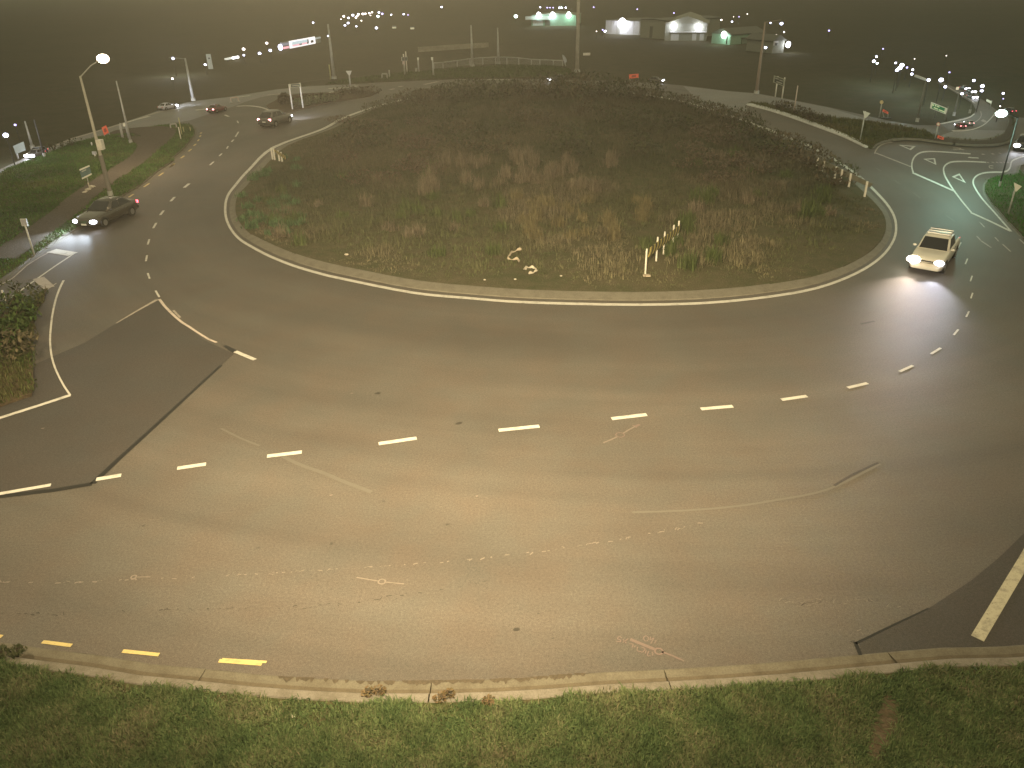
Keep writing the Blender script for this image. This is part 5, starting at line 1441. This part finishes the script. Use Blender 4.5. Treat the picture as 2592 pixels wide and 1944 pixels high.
    if beam:
        for sy in (1, -1):
            p = Vector(pos) + Matrix.Rotation(yaw, 3, 'Z') @ Vector((st[0][0] + .12, sy * (hw - .27), .68)) * scale
            aim = Vector(pos) + Matrix.Rotation(yaw, 3, 'Z') @ Vector((st[0][0] + 12.0, sy * .5, -.35)) * scale
            lamp_light('headlight_beam', p, beam, beamcol if not isinstance(beamcol, list) else beamcol[0 if sy > 0 else 1], t, aim, beam_size * 1.2, .15, 1.0)
    return t

def by_side(s, f, r, half, toward=1):      # ground line of the near side: front point f, rear point r; returns centre and heading
    F_ = g1(s, *f); R_ = g1(s, *r); h = (F_ - R_); h.z = 0; h.normalize()
    n = UP.cross(h)
    if n.dot(face(F_)) * toward > 0: n = -n
    return (F_ + R_) / 2 + n * half, h

# white ute in the right lane
F1 = g1('J', 560, 1080); F2 = g1('J', 1250, 1400); ax = (F2 - F1); ax.z = 0; ax.normalize(); hd = UP.cross(ax)
if hd.dot(face(F1)) < 0: hd = -hd
hd = Vector((-.60, -.80, 0)).normalized()
car('utility_truck', 'ute', paint('white', (.62, .60, .55), .35), (F1 + F2) / 2 - hd * 1.75, hd, 'white double cab utility truck with headlights on in the right lane', 'pickup truck', front=(HEADC, HEADW), rear=TAIL, beam=1500, beamcol=[(.86, .86, 1.0), (1.0, .80, .66)], glow=(1.5, 2.1), beam_size=1.1, scale=.73)
# dark sedan passing the left lamp
SED = math.radians(-13)
k = .80
c_, h_ = by_side('H', (905, 1150), (1640, 690), .9 * k)
h_ = (Matrix.Rotation(SED, 3, 'Z') @ h_); c_ = g1('H', 1270, 960) + Vector((-face(c_).x, -face(c_).y, 0)) * .5
car('dark_sedan', 'sedan', paint('dark', (.050, .045, .038), .2), c_, h_, 'dark sedan with bright headlights leaving along the left kerb', front=HEADC, rear=TAIL, beam=1300, beamcol=(.74, .86, 1.0), glow=1.35, beam_size=1.2, scale=k)
# dark car running away up the ring
k = .86
c_, h_ = by_side('D', (1850, 1010), (1330, 1172), .9 * k)
car('dark_hatchback', 'hatch', paint('charcoal', (.10, .095, .09), .3), c_, h_, 'dark grey hatchback with red tail lights driving away round the left of the ring', front=HEADC, rear=TAILB, beam=1100, beamcol=(.85, .9, 1), glow=1.2, scale=k, beam_size=1.2)
k = .50
c_, h_ = by_side('D', (905, 900), (700, 945), .9 * k)
car('red_lit_sedan', 'sedan', paint('dark_red', (.12, .01, .015), .3), c_, (h_ + Vector((.0, .55, 0))).normalized(), 'dark red car braking at the mouth of the far left road', front=None, rear=TAILB, scale=k)
k = .44
c_, h_ = by_side('D', (270, 868), (60, 912), .9 * k)
car('white_sedan', 'sedan', paint('silver_white', (.50, .50, .62), .3), c_, h_, 'white car with headlights on, on the far road by the pale light pole', front=HEADC, rear=None, beam=900, glow=2.4, scale=k, beam_size=1.4)
k = .36
P1 = g1('A', 395, 762); P2 = g1('A', 560, 712); h_ = (P1 - P2).normalized()
car('oncoming_car', 'hatch', paint('grey', (.10, .10, .11), .3), P1 - h_ * .6, h_, 'grey car with glaring headlights leading on the far left road', front=HEADC, rear=TAIL, beam=700, glow=3.0, scale=k, beam_size=1.3)
P1 = g1('A', 490, 722)
car('following_car', 'suv', paint('blue_grey', (.10, .12, .18), .3), P1, h_, 'blue grey car with a lit indicator following on the far left road', front=mat('indicator_orange', (.8, .4, .2), emit=(1, .55, .42), es=9), rear=TAIL, scale=k)
h_ = Vector((.10, 1, 0)).normalized()
car('red_hatchback', 'hatch', paint('red', (.22, .01, .015), .3), g1('R', 1428, 1062) + h_ * .5, h_, 'red hatchback with brake lights on the right exit road', front=HEADC, rear=TAILB, glow=1.6, scale=.28)
car('silver_hatchback', 'hatch', paint('silver', (.40, .40, .42), .3), g1('R', 1540, 1022) + h_ * .5, h_, 'silver car ahead of the red hatchback on the right exit road', front=HEADC, rear=TAILB, beam=70, scale=.25, glow=1.4)
# waiting vehicle at the right edge
k = .55
P1 = g1('Q', 2170, 290); h_ = Vector((-.55, -.83, 0)).normalized()
car('waiting_suv', 'suv', paint('black', (.02, .02, .022), .3), P1 - h_ * 1.1, h_, 'dark vehicle with glaring headlights at the right edge of the picture', front=HEADC, rear=TAIL, beam=170, glow=2.2, scale=k, beam_size=1.3)
# vehicles behind the crest of the mound
for s_, x, y, lab, k_ in (('F', 680, 960, 'car half hidden behind the crest of the mound, one headlight showing', 0), ('F', 2195, 968, 'car behind the crest of the mound at the right, one headlight showing', 1)):
    p = g1(s_, x, y + 10); h_ = Vector((-.93, -.36, 0)) if k_ == 0 else Vector((.9, -.42, 0))
    car('passing_car', 'hatch', paint('dull_grey', (.07, .07, .065), .4), p - h_ * 1.2, h_, lab, front=HEADC, rear=None, glow=1.7, scale=.5 if k_ == 0 else .42)
# queue on the distant right road
for x, y, lab in ((1505, 575, 'topmost of three oncoming cars on the distant right road'), (1582, 616, 'middle of three oncoming cars on the distant right road'), (1604, 686, 'lowest of three oncoming cars on the distant right road')):
    p = g1('R', x, y); h_ = Vector((.10, -.99, 0)).normalized()
    car('distant_car', 'hatch', MATS['car_paint_dull_grey'], p - h_ * .7, h_, lab, front=HEADC, rear=TAIL, glow=2.8, group='oncoming cars on the distant right road', scale=.27)
p = g1('R', 2000, 862); car('distant_car', 'hatch', MATS['car_paint_black'], p, Vector((-.3, .95, 0)), 'dark car with red tail light near the bright lamp at the right edge', front=None, rear=TAIL, scale=.32)

# ------------------------------------------------------------------ buildings beyond the field
def slab_between(t, A, B, z0, z1, thick, m, name, out=0.0):
    d = (B - A); d.z = 0; d.normalize(); n = UP.cross(d)
    if n.dot(face((A + B) / 2)) < 0: n = -n
    o = t.location
    mb = MB(); c = n * (out - thick / 2)
    mb.prism([A + c - o + UP * z0, B + c - o + UP * z0, B + c - o + UP * z1, A + c - o + UP * z1], None, n, thick)
    return mb.obj(name, m, t), n
def lampglow(t, p, r, m, n, name='flood_light'):
    mb = MB(); mb.ball(p, r, (1, 1, 1.25), 8, 6); mb.obj(name, m, t, True)

def shed(s, A_, B_, topy, depth, label, m_wall, m_roof, gable=None, parts=None, name='warehouse'):
    A = g1(s, *A_); B = g1(s, *B_); A.z = B.z = 0
    H = (height(A, px(s, (0, topy[0]))[1]) + height(B, px(s, (0, topy[1]))[1])) / 2
    t = empty(name, (A + B) / 2, 0, label=label, category='building')
    d = (B - A).normalized(); n = UP.cross(d)
    if n.dot(face(A)) < 0: n = -n
    o = t.location; a = A - o; b = B - o; k = -n * depth
    mb = MB(); top = [a + UP * H, b + UP * H, b + k + UP * H, a + k + UP * H]; bot = [a - UP * .1, b - UP * .1, b + k - UP * .1, a + k - UP * .1]
    mb.add(bot + top, [(0, 1, 5, 4), (1, 2, 6, 5), (2, 3, 7, 6), (3, 0, 4, 7), (0, 3, 2, 1)]); mb.obj('wall', m_wall, t)
    mb = MB(); G_ = gable or .4; mid = (a + b) / 2 + UP * (H + G_); e = d * .25 + n * -.0
    r0 = [a - e + n * .2 + UP * H, mid + n * .2, b + e + n * .2 + UP * H]; r1 = [p + k - n * .4 for p in r0]
    mb.add(r0 + r1, [(0, 1, 4, 3), (1, 2, 5, 4), (0, 2, 1), (3, 4, 5)])
    mb.add([p + UP * -.12 for p in r0 + r1], [(3, 4, 1, 0), (4, 5, 2, 1)])
    mb.obj('roof', m_roof, t)
    return t, A, B, H, n, d
MW1 = mat('cladding_white', (.55, .56, .60), .7, noise_amt=.08, nscale=.4); MW2 = mat('cladding_grey', (.24, .25, .22), .7, noise_amt=.1, nscale=.3)
MW3 = mat('cladding_green', (.22, .36, .28), .7, noise_amt=.12, nscale=.4); MR = mat('roof_iron_dull', (.10, .105, .09), .7)
def wall_lamp(t, A, B, u, z, r, m, n, energy, col=(.9, .93, 1)):
    p = A.lerp(B, u) + n * .5; p.z = z
    lampglow(t, p - t.location, r, m, n)
    L = bpy.data.lights.new('flood_beam', 'POINT'); L.energy = energy; L.color = col; L.shadow_soft_size = r * .5
    o = bpy.data.objects.new('flood_beam', L); COL.objects.link(o); o.location = p + n * (r + 1.2); o.parent = t; o.matrix_parent_inverse = t.matrix_basis.inverted()
BRIGHT = mat('flood_lamp_bright', (1, 1, 1), emit=(.93, .93, 1.0), es=22)
GREENL = mat('flood_lamp_green', (1, 1, 1), emit=(.75, 1.0, .82), es=16)
# white shed
t, A, B, H, n, d = shed('F', (1420, 352), (1850, 368), (166, 206), 9, 'plain white walled shed lit by one very bright lamp', MW1, MR, .1)
for k in range(1, 6):
    slab_between(t, A.lerp(B, k / 6 - .002), A.lerp(B, k / 6 + .002), 0, H, .05, MW2, 'cladding_joint', .03)
wall_lamp(t, A, B, .53, H * .80, .80, BRIGHT, n, 220)
slab_between(t, A.lerp(B, .36), A.lerp(B, .44), 0, 1.4, .3, M_SIGNBACK, 'door', .2)
# grey gabled warehouse
t, A, B, H, n, d = shed('G', (110, 440), (640, 440), (222, 228), 16, 'large grey gabled warehouse with two bright wall lamps', MW2, mat('roof_iron_pale', (.20, .205, .17), .7), 1.25)
wall_lamp(t, A, B, .20, H * .88, .48, BRIGHT, n, 70); wall_lamp(t, A, B, .79, H * .80, .48, BRIGHT, n, 60)
for u0, u1 in ((.15, .34), (.66, .76), (.84, .94)): slab_between(t, A.lerp(B, u0), A.lerp(B, u1), 0, H * .42, .12, MW1, 'roller_door', .10)
slab_between(t, A.lerp(B, .12), B, H * .48, H * .53, .6, MW1, 'canopy', .6)
t, A, B, H, n, d = shed('G', (-200, 395), (108, 420), (172, 178), 14, 'wide dim grey shed between the white shed and the gabled warehouse', mat('cladding_dim', (.24, .25, .21), .8), MR, .2)
slab_between(t, A.lerp(B, .4), A.lerp(B, .5), 0, 2.0, .1, MR, 'door', .08)
t, A, B, H, n, d = shed('G', (706, 470), (945, 490), (340, 372), 8, 'green lit small workshop beside the gabled warehouse', MW3, MR, .9)
wall_lamp(t, A, B, .74, H * .95, .45, GREENL, n, 120, (.7, 1, .82)); slab_between(t, A.lerp(B, .80), A.lerp(B, .83), 0, H * .8, .1, M_DARK, 'down_pipe', .1)
t, A, B, H, n, d = shed('G', (948, 470), (1095, 480), (390, 415), 6, 'low dim green shed right of the workshop', mat('cladding_dimgreen', (.15, .20, .155), .8), MR, .15)
slab_between(t, A.lerp(B, .2), A.lerp(B, .45), 0, H * .6, .1, MR, 'door', .08)
# long green lit depot
t, A, B, H, n, d = shed('F', (480, 250), (1046, 246), (118, 118), 10, 'long low depot with green lit wall and three white lamps', MW3, mat('roof_iron_mid', (.16, .2, .17), .7), .5, name='depot')
for u, e_ in ((.17, 900), (.48, 600), (.84, 900)): wall_lamp(t, A, B, u, H * 1.02, .55, GREENL if u > .6 else BRIGHT, n, e_ * .28, (.72, 1, .84))
slab_between(t, A.lerp(B, -.12), A.lerp(B, .42), H * .60, H * .92, .9, MW1, 'canopy', 1.2); slab_between(t, A.lerp(B, .30), A.lerp(B, .42), 0, H * .5, .12, MR, 'dark_doorway', .10)
slab_between(t, A.lerp(B, .03), A.lerp(B, .26), 0, H * .5, .12, MW1, 'roller_door', .10)
# white house at the right
t, A, B, H, n, d = shed('G', (1478, 600), (1622, 590), (430, 450), 6, 'small dim white house lit by one lamp beyond the right road', mat('house_wall', (.20, .21, .18), .8), MR, .8, name='house')
wall_lamp(t, A, B, 1.14, H * .65, .36, BRIGHT, n, 40); slab_between(t, A.lerp(B, .02), A.lerp(B, .42), H * .62, H * .98, .1, MW1, 'gable_trim', .08); slab_between(t, A.lerp(B, .12), A.lerp(B, .34), H * .62, H * .82, .1, M_DARK, 'window', .14)
# lit petrol station shop
A = g1('E', 80, 560); B = g1('E', 492, 478); A.z = B.z = 0
H = (height(A, px('E', (0, 470))[1]) + height(B, px('E', (0, 384))[1])) / 2
t = empty('lit_shop', (A + B) / 2, 0, label='brightly lit white and red shop front on the rise at left', category='building')
EW = mat('shop_white_lit', (.8, .8, .8), emit=(.97, .95, 1.0), es=1.05); EB = mat('shop_window_lit', (.4, .5, .55), emit=(.50, .62, .70), es=.9); ER = mat('shop_red_lit', (.7, .25, .3), emit=(1.0, .50, .58), es=.95)
slab_between(t, A, B, 0, H, .3, mat('shop_wall', (.30, .30, .32), .7), 'wall')
def SB(u0, u1, v0, v1, m, nm, o_): slab_between(t, A.lerp(B, u0), A.lerp(B, u1), H * v0, H * v1, .12, m, nm, o_)
SB(.20, 1.0, .82, 1.0, EW, 'fascia', .10); SB(.20, 1.0, .0, .16, EW, 'plinth', .10)
for k in range(6): SB(.28 + .083 * k, .355 + .083 * k, .40, .80, EB, 'window', .12)
SB(.28, .48, .17, .40, ER, 'red_panel', .12); SB(.58, .72, .17, .42, ER, 'red_panel', .12); SB(.20, .265, .17, .81, EW, 'pillar', .13); SB(.80, 1.0, .17, .81, EW, 'wall_lit', .11)
SB(.845, .925, .22, .56, M_DARK, 'doorway', .18); SB(.74, .78, .2, .8, mat('shop_grey', (.25, .27, .33), .6), 'doorway', .13)
SB(.0, .18, .55, .85, mat('shop_window_dim', (.2, .2, .25), emit=(.35, .38, .5), es=.5), 'window', .12); SB(.02, .17, .10, .36, ER, 'red_panel', .12)
slab_between(t, B + (B - A) * .01, B + (B - A) * .20, 0, H * .88, .3, mat('shop_annex', (.30, .32, .31), .7), 'annex'); slab_between(t, B + (B - A) * .02, B + (B - A) * .19, H * .60, H * .80, .1, mat('shop_annex_lit', (.5, .55, .6), emit=(.5, .6, .66), es=.35), 'annex_window', .12)
lampglow(t, A.lerp(B, -.06) - t.location + UP * H * .4, .38, TOWN[0], None, 'corner_lamp')
# pylon sign and lit canopy
b = g1('D', 672, 375); b.z = 0; H = height(b, px('D', (0, 186))[1]); w = 58 * .19892 * mpp(b)
t = empty('pylon_sign', b, 0, label='tall pale pylon sign standing on the rise at left', category='sign'); n = face(b); sd = UP.cross(n)
mb = MB(); mb.prism([-sd * w / 2, sd * w / 2, sd * w / 2 + UP * H, -sd * w / 2 + UP * H], None, n, .4); mb.obj('panel', mat('pylon_grey', (.34, .36, .33), .6, emit=(.4, .45, .4), es=.16), t)
mb = MB(); mb.prism([sd * (x * w) + UP * z * H + n * .21 for x, z in ((-.12, .68), (.18, .68), (.18, .78), (-.12, .78))], None, n, .03); mb.obj('emblem', M_DARK, t)
A = g1('D', 890, 285); B = g1('D', 1022, 255); A.z = B.z = 0; H = height(A, px('D', (0, 240))[1])
t = empty('lit_canopy', (A + B) / 2, 0, label='low lit canopy with white strip light left of the shop', category='building')
slab_between(t, A, B, H * .55, H, .5, mat('canopy_lit', (.6, .6, .6), emit=(.72, .75, .68), es=.8), 'fascia'); slab_between(t, A.lerp(B, .45), A.lerp(B, .98), H * .5, H * 1.05, .2, mat('strip_lit', (1, 1, 1), emit=(1, 1, 1), es=6), 'strip_light', .2)
for u in (.08, .92): slab_between(t, A.lerp(B, u), A.lerp(B, u + .04), 0, H * .55, .2, M_DARK, 'pillar')
# pale lit rectangles beyond the field
for x, y, lab in ((1498, 270, 'small white lit box seen left of centre in the dark field'), (1728, 280, 'small cream lit box seen beyond the dark field, right of the other')):
    b = g1('E', x, y + 14); b.z = 0; w = 50 * .19892 * mpp(b)
    t = empty('lit_cabin', b, 0, label=lab, category='building'); n = face(b); sd = UP.cross(n); h_ = 22 * .19892 * mpp(b)
    mb = MB(); mb.prism([-sd * w / 2, sd * w / 2, sd * w / 2 + UP * h_, -sd * w / 2 + UP * h_], None, n, 2.0); mb.obj('wall', mat('cabin_lit', (.6, .6, .5), emit=(.8, .78, .55), es=.4), t)
    mb = MB(); mb.prism([-sd * w * .55 + UP * h_, sd * w * .55 + UP * h_, sd * w * .55 + UP * (h_ + .2), -sd * w * .55 + UP * (h_ + .2)], None, n, 2.3); mb.obj('roof', M_DARK, t)

# ------------------------------------------------------------------ lights of the town
def town(s, x, y, d, mi, label, group, hp=6.0, cluster=1.0, light=0, lcol=(.86, .92, 1.0)):
    hp = min(hp, 1.3) if not light else 2.2; d = d * .82
    q = px(s, (x, y)); p = at(q[0], q[1], hp); r = d * SH[s][2] * .5 * mpp(p)
    r = min(r, 1.1); b = Vector((p.x, p.y, -.05))
    t = empty('street_lamp', b, 0, label=label, category='street lamp', group=group)
    mb = MB(); mb.tube((0, 0, 0), (0, 0, hp + .05), .04, .03, 5); mb.obj('pole', M_DARK, t)
    mb = MB(); mb.ball((0, 0, hp), r, (1.1, 1, .85), 8, 5); mb.obj('lamp_head', TOWN[mi], t, True)
    if light:
        L = bpy.data.lights.new('lamp_light', 'POINT'); L.energy = light; L.color = lcol; L.shadow_soft_size = r
        o = bpy.data.objects.new('lamp_light', L); COL.objects.link(o); o.parent = t; o.location = (0, 0, hp + r + .5)
GA = ('distant cool street lamp in the band of town lights at left of centre', 'town lights left of centre')
for x, y, d, m in ((855, 130, 30, 1), (915, 150, 28, 0), (970, 115, 34, 0), (1040, 105, 32, 1), (1010, 145, 28, 1), (1028, 126, 24, 1), (1098, 100, 32, 1), (1130, 97, 26, 1), (1180, 90, 26, 1), (1215, 80, 22, 1), (1303, 82, 28, 0), (1345, 98, 30, 2), (1290, 130, 36, 3),
                   (1460, 110, 22, 0), (1618, 103, 24, 0), (1672, 112, 18, 2), (870, 243, 28, 0), (910, 215, 30, 0), (1015, 257, 22, 0), (1080, 185, 18, 1), (2100, 12, 26, 0), (820, 165, 14, 1), (1195, 118, 14, 1)):
    town('E', x, y, d, m, GA[0], GA[1])
b = g1('E', 1255, 372); town('E', 1270, 277, 36, 0, 'lone bright lamp with a pale post right of the town lights', 'lone lamps')
town('E', 465, 210, 24, 0, 'lone small lamp above the lit shop', 'lone lamps'); town('E', 660, 380, 30, 0, 'lamp glowing against the pale light pole near the lit shop', 'lone lamps')
for x, y, d, m, lab in ((190, 235, 40, 0, 'bright bluish lamp left of the tall pale pole over the far road'), (182, 492, 30, 1, 'low warm lamp left of the tall pale pole at the edge of the field'), (600, 315, 34, 0, 'small bluish lamp beside the pylon sign'), (1088, 118, 42, 1, 'round warm lamp above the lit canopy'), (1383, 42, 36, 1, 'highest round warm lamp left of the lit shop'),
                        (1092, 195, 28, 0, 'small white lamp just below the round lamp by the lit canopy'), (1292, 172, 42, 0, 'white lamp half way between the canopy and the lit shop'), (1428, 135, 40, 0, 'white lamp with violet halo nearest the left end of the lit shop')):
    town('D', x, y, d, m, lab, 'lone lamps', 3.5, light=700 if 'bright bluish' in lab else 0)
town('A', 70, 455, 75, 0, 'large glaring lamp at the left edge above the far left road', 'lone lamps', 5, light=420); town('A', 190, 325, 34, 2, 'small violet lamp at the upper left edge', 'lone lamps', 6)
for x, y, d, m in ((590, 15, 20, 0), (680, 20, 20, 2), (715, 20, 18, 2), (755, 20, 18, 2), (835, 20, 26, 0), (860, 22, 28, 3), (915, 20, 24, 0), (1270, 14, 20, 2), (1825, 40, 20, 2)):
    town('F', x, y, d, m, 'distant lamp in the row of lights above the long depot', 'lights above the depot', 7)
town('F', 280, 130, 50, 3, 'lone greenish lamp left of the long depot', 'lone lamps', 5); town('F', 1415, 318, 34, 0, 'small white lamp at the lower left corner of the white shed', 'lone lamps', 2); town('F', 1385, 300, 20, 2, 'faint lamp left of the white shed', 'lone lamps', 2.2); town('F', 1307, 320, 14, 1, 'faintest lamp left of the white shed', 'lone lamps', 2)
for x, y, d, m in ((230, 88, 20, 2), (435, 120, 18, 1), (575, 133, 22, 0), (835, 176, 24, 1), (970, 196, 24, 0), (1060, 135, 16, 2), (1165, 100, 14, 1), (745, 145, 10, 1), (990, 135, 10, 1)):
    town('G', x, y, d, m, 'faint distant lamp above the gabled warehouse', 'faint lights above the warehouse', 7)
for x, y, d, m, lab in ((1460, 213, 20, 0, 'small lamp at the tip of the tall brown pole'), (1600, 222, 46, 0, 'bright violet lamp right of the tall brown pole'), (1632, 330, 22, 1, 'small warm lamp above the dim white house'), (1535, 365, 22, 1, 'slim pale lamp over the roof of the dim white house'), (1398, 525, 40, 0, 'white lamp in the bushes behind the tall brown pole'), (2205, 310, 26, 2, 'lone violet lamp in the dark right of centre')):
    town('G', x, y, d, m, lab, 'lone lamps', 4)
for x, y, d, m in ((335, 138, 32, 0), (303, 195, 46, 0), (345, 222, 30, 3), (580, 217, 30, 0), (660, 245, 62, 0), (635, 280, 62, 0), (598, 308, 46, 0), (725, 275, 28, 2), (797, 302, 32, 0), (785, 358, 38, 0), (1000, 432, 46, 0), (1160, 432, 66, 0), (1212, 520, 40, 0), (1425, 607, 40, 0), (1575, 440, 40, 0), (1685, 510, 52, 0), (1675, 570, 42, 0), (1950, 603, 34, 0), (1950, 670, 18, 2), (1265, 336, 22, 2), (1910, 765, 18, 1)):
    town('R', x, y, d, m, 'bright white street lamp in the string of lights along the distant right road', 'lights along the distant right road', 4.5, light=190 if d > 44 else 0, lcol=(.75, 1.0, .95))
for x, y, d, m in ((1225, 125, 14, 1), (420, 38, 20, 2), (820, 165, 14, 1)):
    town('R', x, y, d, m, 'faint lone lamp on the dark hillside at right', 'faint lamps at right', 7)
p = g1('R', 1350, 590); t = empty('small_lit_sign', p, 0, label='small cream sign among the lights of the distant right road', category='sign')
H = height(p, px('R', (0, 545))[1]); mb = MB(); mb.tube((0, 0, 0), (0, 0, H), .05, .05, 6); mb.obj('post', MATS['dim_pole'], t)
mb = MB(); mb.box((0, -.08, H), (34 * .19892 * mpp(p), .05, 34 * .19892 * mpp(p))); mb.obj('plate', mat('cream_lit', (.6, .55, .4), emit=(.8, .72, .5), es=.6), t)
# long pale guard wall beside the distant right road
A = g1('R', 825, 398); B = g1('R', 955, 448); t = empty('lit_wall', (A + B) / 2, 0, label='short pale wall strip among the lights of the distant right road', category='wall')
for k in range(4):
    p = A.lerp(B, k / 4) - t.location; q = A.lerp(B, (k + .97) / 4) - t.location
    mb = MB(); mb.prism([p, q, q + UP * .22, p + UP * .22], None, UP.cross((q - p).normalized()), .2); mb.obj('wall_panel', M_SIGNWHITE, t)

# ------------------------------------------------------------------ night mist
HAZE = 0.0007
if HAZE > 0:
    mb = MB(); mb.box((0, 0, 7.4), (3200, 3200, 17.6))
    m = bpy.data.materials.new('night_mist'); m.use_nodes = True; nt = m.node_tree; nt.nodes.remove(nt.nodes['Principled BSDF'])
    v = nt.nodes.new('ShaderNodeVolumePrincipled'); v.inputs['Color'].default_value = (.92, .90, .86, 1); v.inputs['Density'].default_value = HAZE; v.inputs['Anisotropy'].default_value = .3
    nt.links.new(v.outputs[0], nt.nodes['Material Output'].inputs['Volume'])
    mb.obj('haze', m, None, kind='stuff', label='thin night mist')
